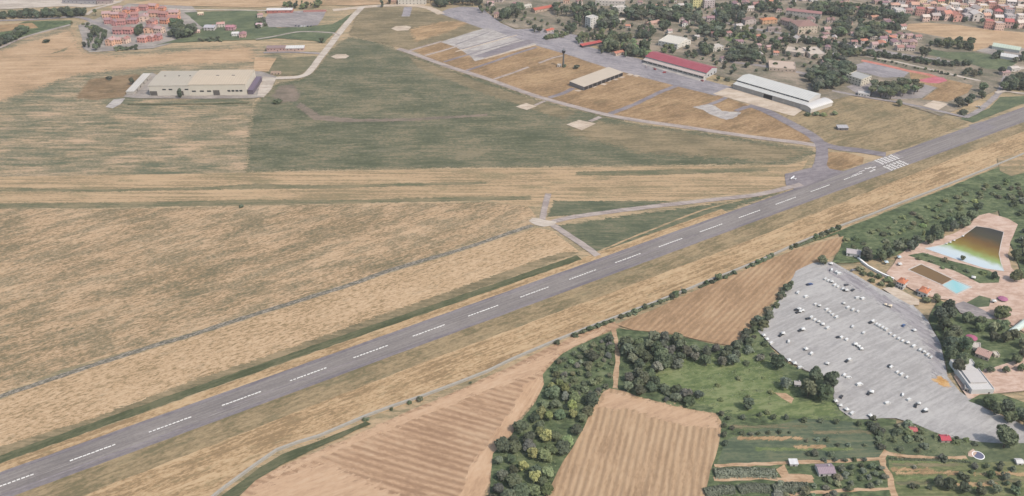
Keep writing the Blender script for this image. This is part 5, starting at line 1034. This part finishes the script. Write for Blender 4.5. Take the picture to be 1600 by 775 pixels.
# far trees
FARL = [
 ([(-20,31),(0,29.5),(60,29),(108,28),(136,24),(132,20),(60,24),(0,26)], 7, ["broadleaf_tree"], (9, 12.5), "dark @ in the tree belt at the top left", "trees of the top left belt", ('deep','dark'), 1.15),
 ([(266,58),(275,50),(290,48),(303,52),(300,58),(285,62)], 7, ["broadleaf_tree"], (10, 15), "dark @ in the grove at the right end of the red village", "trees right of the red village", ('deep','dark'), 1.2),
 ([(266,44),(278,36),(290,40),(286,48),(272,50)], 8, ["broadleaf_tree"], (9, 12), "@ behind the village grove", "trees behind the village grove", ('dark','mid'), 1.1),
 ([(129,74),(140,62),(150,50),(166,55),(163,70),(158,79),(144,81)], 8, ["broadleaf_tree","poplar"], (8, 13), "dark @ left of the red village", "trees left of the red village", ('deep','dark'), 1.0),
 ([(126,38),(140,38),(165,52),(150,52)], 8, ["bush"], (3, 5), "@ beside the road into the village", "bushes beside the village road", ('dark','mid'), 1.3),
 ([(204,48),(222,44),(224,54),(212,58)], 6, ["broadleaf_tree"], (6, 9), "dark @ in the little square of the red village", "trees inside the red village", ('deep','dark'), 1.0),
 ([(180,76),(215,73),(214,78),(180,80)], 5, ["bush"], (2.5, 4), "dark @ in front of the red village", "bushes in front of the village", ('deep','dark'), 1.3),
 ([(0,70),(12,58),(40,46),(46,52),(20,66),(-20,80),(-30,70)], 8, ["broadleaf_tree"], (7, 10), "dark @ on the left edge beside the farm path", "trees beside the farm path", ('deep','dark'), 1.2),
 ([(310,62),(345,61),(345,65),(312,66)], 6, ["bush"], (3, 5), "dark @ in front of the farmhouses", "bushes before the farmhouses", ('deep','dark'), 1.2),
 ([(440,10),(500,8),(498,13),(450,15)], 8, ["broadleaf_tree","cypress"], (8, 12), "dark @ behind the walled yard", "trees behind the walled yard", ('deep','mid'), 1.2),
 ([(400,36),(414,32),(416,42),(404,44)], 7, ["bush"], (4, 6), "dark @ left of the walled yard", "bushes left of the walled yard", ('deep',), 1.2),
 ([(668,6),(690,12),(715,9),(750,10),(750,2),(668,0)], 8, ["broadleaf_tree","stone_pine","poplar"], (10, 15), "dark @ in the wood at the top of the apron", "wood at the top of the apron", ('deep','dark','far'), 1.05),
 ([(777,36),(800,32),(815,28),(812,18),(788,24)], 8, ["poplar","broadleaf_tree"], (11, 17), "tall dark @ at the near end of the apron trees", "apron end trees", ('deep','dark'), 1.1),
 ([(750,16),(775,16),(775,22),(752,22)], 9, ["broadleaf_tree"], (6, 9), "@ between the pale houses above the apron", "trees above the apron", ('dark','far'), 1.0),
 ([(864,28),(888,27),(884,16),(868,16)], 8, ["stone_pine","cypress"], (11, 15), "dark @ in front of the long orange roof", "trees before the long orange roof", ('deep','dark'), 1.0),
 ([(852,62),(880,59),(888,52),(870,54)], 7, ["broadleaf_tree","bush"], (5, 7.5), "dark @ in the hedge on the apron edge", "apron hedge trees", ('dark','mid'), 1.2),
 ([(834,52),(850,50),(848,44),(836,46)], 7, ["broadleaf_tree","cypress"], (7, 10), "dark @ on the little island of the apron", "apron island trees", ('deep','dark'), 1.1),
 ([(884,54),(900,52),(898,42),(884,44)], 8, ["broadleaf_tree"], (7, 10), "dark @ beside the apron corner", "apron corner trees", ('deep','dark'), 1.1),
 ([(898,38),(932,38),(930,22),(906,14),(896,20)], 8.5, ["poplar","stone_pine","cypress"], (13, 19), "tall dark @ left of the narrow white tower", "tall trees left of the white tower", ('deep','dark'), 1.15),
 ([(934,50),(964,46),(962,26),(938,28)], 8.5, ["broadleaf_tree","poplar"], (12, 17), "tall dark @ right of the narrow white tower", "tall trees right of the white tower", ('deep','dark','far'), 1.2),
 ([(902,70),(916,66),(944,62),(942,54),(906,58)], 8, ["broadleaf_tree","poplar"], (7, 11), "dark @ behind the red carport", "trees behind the carport", ('dark','mid'), 1.15),
 ([(940,84),(962,83),(984,84),(982,64),(955,62),(944,70)], 8, ["broadleaf_tree","poplar"], (11, 17), "large @ right of the red carport", "trees right of the carport", ('mid','dark','olive'), 1.15),
 ([(976,90),(1016,91),(1014,74),(985,70)], 8, ["broadleaf_tree","poplar"], (9, 15), "large @ at the left end of the red hangar", "trees left of the red hangar", ('mid','dark','deep'), 1.15),
 ([(994,62),(1018,62),(1022,48),(1000,46)], 8, ["broadleaf_tree"], (8, 11), "dark @ left of the stepped white block", "trees left of the stepped block", ('dark','deep','far'), 1.1),
 ([(1034,50),(1046,46),(1040,36),(1030,40)], 8, ["broadleaf_tree"], (7, 10), "dark @ beside the pink pavilion", "trees beside the pink pavilion", ('dark','deep'), 1.1),
 ([(978,34),(1010,32),(1085,36),(1096,28),(1080,18),(1040,22),(1000,16),(980,22)], 8.5, ["broadleaf_tree","stone_pine","poplar"], (11, 16), "dark @ in the wood below the yellow tower", "wood below the yellow tower", ('deep','dark','far'), 1.2),
 ([(1036,84),(1052,84),(1052,76),(1038,76)], 8, ["broadleaf_tree"], (7, 9), "green @ between red hangar and white block", "trees behind the red hangar", ('mid','dark'), 1.2),
 ([(1068,92),(1090,92),(1088,84),(1070,84)], 7, ["broadleaf_tree"], (5, 7.5), "dark @ behind the right half of the red hangar", "trees behind the hangar end", ('deep','dark'), 1.2),
 ([(1094,88),(1112,90),(1112,78),(1096,76)], 8, ["broadleaf_tree"], (9, 12), "dark round @ left of the small cream house", "trees left of the cream house", ('deep','dark'), 1.2),
 ([(1086,60),(1130,60),(1128,40),(1092,40)], 9, ["broadleaf_tree","stone_pine"], (9, 13), "dark @ right of the stepped white block", "trees right of the stepped block", ('deep','dark','far'), 1.2),
 ([(1118,38),(1160,38),(1162,18),(1124,14)], 9, ["broadleaf_tree","stone_pine","cypress"], (11, 16), "dark @ between yellow tower and brown roof", "trees right of the yellow tower", ('deep','dark','far'), 1.2),
 ([(1120,50),(1165,50),(1200,62),(1190,68),(1130,58)], 10, ["broadleaf_tree"], (7, 10), "@ round the small green lawn", "trees round the lawn", ('dark','mid','far'), 1.2),
 ([(1134,98),(1180,98),(1178,82),(1140,78)], 8, ["broadleaf_tree","stone_pine"], (10, 14), "large dark @ in the grove above the white hangar", "grove above the white hangar", ('deep','deep','dark'), 1.25),
 ([(1182,88),(1224,86),(1222,70),(1190,68)], 9, ["broadleaf_tree","cypress"], (7, 11), "dark @ left of the cream flat halls", "trees left of the flat halls", ('deep','dark'), 1.2),
 ([(1216,66),(1300,74),(1325,78),(1320,70),(1260,62),(1222,58)], 8.5, ["broadleaf_tree"], (7, 10), "dark @ along the street of the wooded town", "trees along the town street", ('deep','dark'), 1.25),
 ([(1180,22),(1222,20),(1220,6),(1184,6)], 10, ["broadleaf_tree","stone_pine"], (9, 13), "@ left of the palazzo", "trees left of the palazzo", ('dark','far'), 1.1),
 ([(1262,24),(1300,26),(1350,29),(1400,33),(1418,38),(1414,30),(1350,18),(1290,10),(1266,14)], 8.5, ["broadleaf_tree","stone_pine"], (10, 14), "dark @ in the long wood below the hill town", "long wood below the hill town", ('deep','dark','deep'), 1.25),
 ([(1302,58),(1328,58),(1326,40),(1306,40)], 8.5, ["broadleaf_tree","stone_pine"], (11, 15), "grey green @ right of the palazzo garden", "trees right of the palazzo", ('far','dark'), 1.2),
 ([(1338,64),(1382,62),(1380,44),(1345,44)], 8.5, ["broadleaf_tree","stone_pine"], (10, 15), "grey green @ in the round wood of the town", "round wood of the town", ('far','dark','mid'), 1.25),
 ([(1384,50),(1412,48),(1410,36),(1388,38)], 8, ["broadleaf_tree"], (8, 11), "dark @ at the left tip of the orange meadow", "trees at the meadow tip", ('deep','dark'), 1.2),
 ([(1270,146),(1292,142),(1326,132),(1330,112),(1310,98),(1282,108),(1262,122)], 8.5, ["stone_pine","broadleaf_tree"], (10, 15), "dark @ in the grove left of the school", "grove left of the school", ('deep','dark','far'), 1.25),
 ([(1286,100),(1310,94),(1340,90),(1345,82),(1300,80),(1290,88)], 8.5, ["broadleaf_tree"], (8, 11), "green @ above the sports court", "trees above the sports court", ('dark','mid','far'), 1.2),
 ([(1358,150),(1390,156),(1438,146),(1432,136),(1392,138),(1362,140)], 8, ["stone_pine"], (10, 14), "@ with wide crown in the grove beside the sports court", "stone pines beside the court", ('olive','mid','dark'), 1.25),
 ([(1346,88),(1400,93),(1440,101),(1480,105),(1510,104),(1520,99),(1480,101),(1430,95),(1390,88),(1350,82)], 5.2, ["broadleaf_tree"], (5, 7.5), "dark @ in the hedgerow above the pale path", "upper hedgerow trees", ('deep','dark'), 1.2),
 ([(1352,91.5),(1400,99.5),(1440,108),(1480,116.5),(1530,129),(1530,131),(1480,118.5),(1440,110),(1400,101.5),(1352,93)], 4, ["broadleaf_tree"], (2.6, 4), "dark @ in the hedgerow below the pale path", "lower hedgerow bushes", ('deep','dark','mid'), 1.3),
 ([(1500,118),(1535,122),(1530,112),(1508,110)], 8, ["broadleaf_tree"], (6, 9), "dark @ at the end of the pale hedge path", "trees at the path end", ('deep','dark','olive'), 1.2),
 ([(1484,170),(1502,164),(1520,152),(1540,136),(1562,118),(1566,112),(1560,126),(1545,144),(1525,160),(1500,172)], 7, ["broadleaf_tree"], (9, 12.5), "dark @ in the tree belt beside the rising road", "belt beside the rising road", ('deep','dark'), 1.2),
 ([(1566,142),(1600,143),(1640,146),(1640,124),(1600,122),(1572,130)], 8, ["broadleaf_tree"], (9, 12), "dark @ in the clump at the right edge", "clump at the right edge", ('deep','dark'), 1.2),
 ([(1448,72),(1480,76),(1518,80),(1516,70),(1500,68),(1470,70)], 8, ["broadleaf_tree"], (8, 11), "dark @ in the row between the two meadows", "row between the two meadows", ('deep','dark','mid'), 1.2),
 ([(1436,92),(1450,93),(1452,84),(1438,84)], 8, ["broadleaf_tree","cypress"], (8, 12), "dark @ beside the hedged road", "trees beside the hedged road", ('deep',), 1.1),
 ([(1440,30),(1460,34),(1530,36),(1545,44),(1600,46),(1610,40),(1580,34),(1560,38)], 10, ["broadleaf_tree"], (6, 9), "dark @ along the foot of the hill town", "trees at the foot of the town", ('deep','dark','far'), 1.2),
 ([(1553,92),(1566,90),(1562,84),(1552,86)], 6, ["bush"], (4, 6), "dark @ in front of the greenhouses", "bushes before the greenhouses", ('deep',), 1.3),
 ([(1585,98),(1610,96),(1640,94),(1640,86),(1600,88)], 8, ["broadleaf_tree"], (7, 9), "dark @ right of the greenhouses", "trees right of the greenhouses", ('deep','dark'), 1.2),
 ([(1390,0),(1620,-2),(1620,38),(1500,30),(1400,22)], 30, ["broadleaf_tree","cypress"], (6, 10), "dark @ between the houses of the hill town", "trees in the hill town", ('deep','dark','far'), 1.0),
]
for a in FARL: scatter(a[0], a[1] * .9, *a[2:])
TOWN = [(900,52),(1010,40),(1130,40),(1290,56),(1410,88),(1480,100),(1330,118),(1290,140),(1150,124),(1020,92)]
scatter([(760,8),(900,40),(930,4),(1400,6),(1420,36),(1400,84),(1330,92),(1290,108),(1140,118),(1100,96),(1010,66),(905,50),(800,36)], 13, ["broadleaf_tree"], (4, 8), "dark @ between the houses of the wooded town", "trees between the town houses", ('deep', 'dark', 'far', 'mid'), 1.15)
scatter([(1390,0),(1620,-2),(1620,38),(1500,30),(1400,22)], 22, ["broadleaf_tree"], (5, 8), "dark @ between the blocks of the hill town", "trees between the hill town blocks", ('deep', 'dark', 'far'), 1.1)
plant_later(268)
print("KINDS", {k: sum(1 for o in COL.objects if o.name.split(".")[0] == k) for k in TREES})
print("trees", NTREE[0])
undergrowth("undergrowth", "low dark green undergrowth in the woods and on the scrub slope", [STRIPW, [(966,538),(1075,540),(1150,552),(1180,540),(1230,600),(1250,630),(1130,640),(1040,612),(970,600)], [(1318,374),(1450,312),(1600,255),(1600,300),(1540,320),(1440,368),(1340,404)], [(1376,672),(1440,668),(1520,692),(1512,716),(1390,712)]], .9, .6, .9, 'mid')
undergrowth("meadow_weeds", "tufts of weeds over the bright meadow and scrub below the wall", [[(1030,560),(1110,562),(1180,552),(1230,590),(1250,628),(1310,652),(1220,655),(1130,645),(1050,615)], [(1245,392),(1320,362),(1450,306),(1600,248),(1640,260),(1600,310),(1500,345),(1400,398),(1330,410)]], .5, .5, .5, 'olive')
undergrowth("weeds", "dark weeds along the perimeter wall and garden edges", [[(400,742),(500,690),(640,632),(800,572),(800,568),(640,626),(500,684),(405,730)], [(1120,728),(1380,718),(1390,775),(1100,775)], [(1400,740),(1600,730),(1600,775),(1400,775)]], .35, .45, .5, 'dark')

# ------------------------------------------------------------------ vehicles
def make_van():
    t = thing("white_van", "x", "van", (0, 0, 0))
    m = MB(); m.prism([(-2.7, .35), (2.7, .35), (2.75, 1.1), (2.0, 1.35), (1.3, 2.3), (-2.6, 2.35), (-2.7, 2.0)], -.98, .98); part("body", m, "m_paint", t, color=K((246,246,246), .8))
    m = MB(); m.quad((-.85, 2.02, 1.38), (.85, 2.02, 1.38), (.8, 1.36, 2.26), (-.8, 1.36, 2.26)); part("windscreen", m, "m_glass", t)
    for s in (-1, 1):
        m = MB(); x = s * .995; m.box(min(x, x + s * .02), max(x, x + s * .02), .75, 1.6, 1.35, 1.95); part("side_window", m, "m_glass", t)
        for y in (-1.7, 1.75):
            m = MB(); m.tube([(s * .72, y, .36), (s * 1.0, y, .36)], .36, 10); part("wheel", m, "m_tyre", t)
    return t
def make_car():
    t = thing("parked_car", "x", "car", (0, 0, 0))
    m = MB(); m.prism([(-2.1, .3), (2.1, .3), (2.15, .75), (1.2, .95), (-1.95, .98), (-2.15, .8)], -.86, .86); part("body", m, "m_paint", t, color=K((240,240,240), .8))
    m = MB(); m.prism([(-1.9, .95), (1.1, .95), (.45, 1.42), (-1.4, 1.45)], -.76, .76); part("cabin", m, "m_glass", t)
    m = MB(); m.box(-.7, .7, -1.35, .42, 1.44, 1.49); part("car_roof", m, "m_paint", t, color=K((240,240,240), .8))
    for s in (-1, 1):
        for y in (-1.35, 1.35): m = MB(); m.tube([(s * .62, y, .32), (s * .9, y, .32)], .32, 9); part("wheel", m, "m_tyre", t)
    return t
def make_stall():
    t = thing("market_stall", "x", "stall", (0, 0, 0))
    m = MB(); m.lathe([(2.35, 2.1), (2.3, 2.45), (.12, 3.4)], 4); part("canopy", m, "m_canvas", t, color=K((246,246,244), .8))
    for i in range(4):
        a = math.pi / 2 * i; m = MB(); m.tube([(2.2 * math.cos(a), 2.2 * math.sin(a), 0), (2.2 * math.cos(a), 2.2 * math.sin(a), 2.15)], .05, 6); part("leg", m, "m_steel", t)
    m = MB(); m.box(-1.1, 1.1, -.5, .5, .85, .93); m.box(-1, -.9, -.4, .4, 0, .85); m.box(.9, 1, -.4, .4, 0, .85); part("counter", m, "m_door", t)
    return t
MK = dict(van=make_van, car=make_car, stall=make_stall); VP = {}; ZC = .62
def veh(kind, px, py, ang_, label, group=None, col=None, sc=1.0, z=ZC):
    p = P(px, py); p.z = z
    if kind not in VP:
        VP[kind] = MK[kind](); o = VP[kind]; o.location = p; o.rotation_euler = (0, 0, ang_); o['label'] = label
        if group: o['group'] = group
    else:
        o = dup(VP[kind], p, ang_, None, label, None); o.pop('group', None)
        if group: o['group'] = group
    o.scale = (sc, sc, sc)
    cn = [c for c in o.children if c.name.split('.')[0] in ('body', 'car_roof', 'canopy')]
    for c in cn: g = R.uniform(222, 246); c.color = K(col, .62) if col else K((g, g, g * .99), .62)
    return o
A0 = ang((1364,504), (1451,557)); BACK = A0 + .1
rowsV = {
 "long row across the middle of the car park": [(1364,504),(1369.6,508.5),(1374,511),(1379,514),(1384.5,517),(1391,523),(1397,527),(1404,531),(1410,534.5),(1417.5,538.5),(1427.5,543),(1437.4,549),(1443,552.5),(1449,556.5),(1454.6,560.5)],
 "row at the upper corner of the car park": [(1289.7,438),(1294,440.4),(1299,443),(1304.5,447.5),(1309,450),(1317,453.5),(1322,456.5)],
 "row on the left side of the car park": [(1267.6,498),(1273,501.5),(1278.5,505.5),(1285,509.5),(1293,514.5)],
 "short row left of the long one": [(1274,477.5),(1280,480.5),(1292,485.5),(1296.5,489.5),(1301,493.5),(1307,497.5)],
 "short row of four in the upper middle": [(1318,476.5),(1325,482.6),(1332.6,486),(1340,488.5)],
 "lower pair beside the worn lane": [(1314.5,529),(1322.7,532.5)],
 "row at the lower right of the car park": [(1392,575.5),(1402,583.5),(1408.5,587),(1416.6,591.5)]}
for rn, ps in rowsV.items():
    for i, (x, y) in enumerate(ps):
        veh("van" if R.random() < .8 else "stall", x, y, BACK + R.uniform(-.12, .12), f"white van, {ORD[i]} from left in the {rn}", "white vans and stalls on the car park", None, R.uniform(.66, .86))
for o in list(COL.objects):
    if o.name.startswith("market_stall"): o['label'] = o.get('label', '').replace("white van", "white canopy")
single = [("van",1299,424,"white van below the pink topped post at the upper corner"),("van",1306.5,427,"white van second in the trio at the upper corner"),("van",1311,429.5,"white van last in the trio at the upper corner"),("stall",1298,415,"single white canopy at the top tip of the car park"),
 ("van",1246.5,459.5,"single white van near the upper left edge"),("van",1259.5,465.5,"single white van right of the one near the upper left edge"),("stall",1248,486,"white canopy, left of the trio on the left side"),("stall",1253.5,488,"white canopy, right of the trio on the left side"),("stall",1250,489.5,"white canopy, front of the trio on the left side"),
 ("stall",1254,517.5,"single white canopy below the left row"),("stall",1223,524,"single white canopy at the far left of the car park"),("van",1232,536,"single white van at the far left below the canopy"),("van",1331.7,512.5,"lone white van left of the long row"),("van",1349,522,"lone white van below the long row"),
 ("van",1340,467.5,"white van, left of a pair parked askew"),("van",1348,468.5,"white van, right of a pair parked askew"),("stall",1336,541,"white canopy, upper left of the lower trio"),("stall",1341,544,"white canopy, middle of the lower trio"),("stall",1345,548,"white canopy, right of the lower trio"),
 ("van",1327,564,"lone white van beside a dark car in the lower middle"),("stall",1258.6,548.5,"white canopy near the round tree"),("van",1267.6,554.5,"white van right of the round tree"),("stall",1292,571,"white canopy above the square clump of trees"),("van",1319,588,"white van, left of a pair above the lower tents"),("van",1325.5,592,"white van, right of a pair above the lower tents"),
 ("van",1342.5,603,"white van, first of the scattered lower ones"),("stall",1361,615.5,"white canopy, second of the scattered lower ones"),("van",1386,632,"white van nearest the lower edge in the middle"),("van",1410,619,"white van, left end of the lowest line"),("van",1420,626.5,"white van, second in the lowest line"),("stall",1435,633,"white canopy, third in the lowest line"),("van",1446,643,"white van, right end of the lowest line"),
 ("stall",1428,519,"single white canopy right of the long row"),("stall",1359,652.5,"white canopy on the lower edge of the car park"),
 ("stall",1193,527,"white canopy at the left tip of the car park"),("stall",1198,533,"second white canopy at the left tip of the car park"),("van",1205,538,"white van behind the two canopies at the left tip"),("stall",1232,566,"white canopy just right of the round tree"),("stall",1241,571,"white canopy on the edge above the greyish tree"),("van",1250,576.5,"white van on the edge above the square clump"),
 ("stall",1305,630,"white canopy, first on the lower left edge"),("stall",1312.5,636.5,"white canopy, second on the lower left edge"),("stall",1322,643,"white canopy, third on the lower left edge"),("van",1331,648,"white van, last on the lower left edge"),
 ("stall",1383,478.5,"beige canopy near the cream gravel apron"),("stall",1390,481,"second beige canopy near the cream gravel apron")]
for k, x, y, lab in single: veh(k, x, y, BACK + R.uniform(-.6, .6), lab, None, (236,220,196) if "beige" in lab else None, R.uniform(.7, .92))
dark = [(1244,486,(60,60,64),"dark car in front of the three canopies"),(1246,490,(70,66,66),"second dark car before the three canopies"),(1262,500,(64,64,70),"dark car at the left end of the left row"),(1310,529,(60,60,66),"dark car beside the lower pair of vans"),(1266,446,(70,96,150),"blue car near the upper left edge"),(1263,446.5,(60,70,100),"dark blue car beside the blue one"),(1411,510.5,(80,110,160),"blue car above the long row"),(1360,506,(60,58,60),"dark car at the left end of the long row"),(1389,574,(64,62,64),"dark car at the left of the lower right row"),(1323,566,(60,60,62),"dark car beside the lone van"),(1444,645,(64,64,66),"dark car below the lowest line"),(1357,617,(70,68,68),"dark car by the scattered canopy"),(1430,636,(64,60,60),"dark car below the third in the lowest line"),(1250,518.5,(70,70,72),"dark car left of the single canopy"),(1219,526,(66,66,68),"dark car at the far left of the car park"),(1320,455.5,(70,66,64),"dark car in front of the upper row"),(1314,622,(80,76,76),"dark car near the square clump of trees"),(1332,424,(150,150,156),"grey car on the worn lane"),(1322,447,(96,96,100),"grey car right of the upper row"),(1332,455,(84,84,88),"grey car on the worn lane below the other one")]
for x, y, c, lab in dark: veh("car", x, y, BACK + R.uniform(-.5, .5), lab, None, c, 1.05)
for i, (x, y, c, n) in enumerate(((462,41,(60,60,66),'dark'),(467,41.4,(54,60,72),'dark blue'),(471,41.6,(230,230,230),'white'),(476,41.8,(226,226,226),'silver'),(481,41.8,(56,56,60),'black'),(486,41.5,(60,60,64),'charcoal'))):
    veh("car", x, y, R.uniform(-.2, .2), f"{n} car parked in the row inside the walled yard", "cars in the walled yard", c, 1.2, .1)
for x, y, c, lab in ((1023,109,(190,60,70),"small red car in front of the red hangar, the left one"),(1038,114,(200,70,70),"red and white car before the middle of the red hangar"),(1097,127,(190,56,66),"red car at the right end of the red hangar"),(1010,105,(220,200,196),"pale car at the left end of the red hangar"),(1188,100,(64,64,66),"dark car on the street behind the hangars"),(1206,106,(190,190,196),"silver car on the street behind the hangars"),(1214,109,(70,80,76),"dark green car on the street behind the hangars"),(1233,104,(226,224,222),"white car beside the flat roofed hall"),(1238,106,(60,60,62),"black car beside the flat roofed hall"),(1466,92,(226,224,222),"white car on the hedged road"),(1528,168,(228,226,224),"white car on the rising road"),(1497,99,(70,70,74),"dark car on the street at the meadow corner")):
    veh("car", x, y, R.uniform(0, 3), lab, None, c, 1.1, .45)
t = thing("light_aircraft", "small white light aircraft parked at the taxiway corner", "aircraft", P(1239,280), .9); t.location.z = .5; t.scale = (.8, .8, .8)
m = MB(); m.tube([(0, -4, 1.2), (0, -1, 1.1), (0, 2, 1.1), (0, 3.2, 1.0)], [.18, .55, .6, .3], 10); part("fuselage", m, "m_white", t)
m = MB(); m.box(-5.4, 5.4, .2, 1.7, 1.75, 1.9); part("wing", m, "m_white", t)
m = MB(); m.box(-1.8, 1.8, -4.2, -3.3, 1.2, 1.28); part("tailplane", m, "m_white", t)
m = MB(); m.prism([(-4.3, 1.2), (-3.2, 1.2), (-3.9, 2.6), (-4.4, 2.6)], -.06, .06); part("fin", m, "m_white", t)
for x, y in ((-1, .8), (1, .8), (0, 2.9)): m = MB(); m.tube([(x - .08, y, .25), (x + .08, y, .25)], .25, 8); m.box(x - .05, x + .05, y - .05, y + .05, .3, .9); part("wheel", m, "m_tyre", t)
m = MB(); m.box(-.9, .9, 3.25, 3.32, .92, 1.08); part("propeller", m, "m_dark", t)
def parasol(label, px, py, r, col):
    t = thing("parasol", label, "parasol", P(px, py)); m = MB(); m.lathe([(r, 2.3), (r * .6, 2.9), (.1, 3.3)], 10); part("canopy", m, "m_canvas", t, color=K(col))
    m = MB(); m.tube([(0, 0, 0), (0, 0, 3)], .08, 6); part("pole", m, "m_steel", t)
parasol("large purple pink parasol on the pink paving", 1566, 470, 4, (186,116,150)); parasol("purple pink parasol by the dark wood", 1517, 531, 4.4, (190,106,136))
for i, (x, y) in enumerate(((1504,371),(1490,378),(1484,381),(1478,383))): veh("stall", x, y, R.uniform(0, 1), f"small white canopy, {ORD[i]} along the edge of the large pool", None, None, .55, .5)
for x, y, lab in ((1384,413,"pale blue canopy left of the smaller pool"),(1404,405,"pale blue canopy above the smaller pool"),(1405,416,"white canopy on the paving above the smaller pool"),(1520,437,"small white canopy at the corner of the lawn strip"),(1552,474,"white canopy between the lawn islands")): veh("stall", x, y, R.uniform(0, 1), lab, None, (206,224,232) if "blue" in lab else None, 1.0, .5)
for x in (0,): tag(thing("utility_mast", "thin pale mast standing against the perimeter wall", "mast", P(1063,462)), None)
t = bpy.data.objects["utility_mast"]; m = MB(); m.tube([(0, 0, 0), (0, 0, 9)], [.22, .14], 8); part("pole", m, "m_concrete_wall", t); m = MB(); m.box(-1, 1, -.08, .08, 8.3, 8.45); part("crossarm", m, "m_steel", t)

# ------------------------------------------------------------------ the milky summer air over the plain
hz = bpy.data.materials.new("m_haze"); hz.use_nodes = True; hn = hz.node_tree.nodes; hn.remove(hn["Principled BSDF"])
pv = hn.new("ShaderNodeVolumePrincipled"); pv.inputs["Color"].default_value = (.93, .93, .96, 1); pv.inputs["Density"].default_value = 0.00007; pv.inputs["Anisotropy"].default_value = .2
hz.node_tree.links.new(pv.outputs[0], hn["Material Output"].inputs["Volume"]); MATS["m_haze"] = hz
m = MB(); m.box(-3500, 3500, -500, 4300, -1, 452)
tag(link(bpy.data.objects.new("haze", m.mesh("haze", "m_haze"))), "thin pale summer haze over the whole plain", "haze", None, 'stuff')
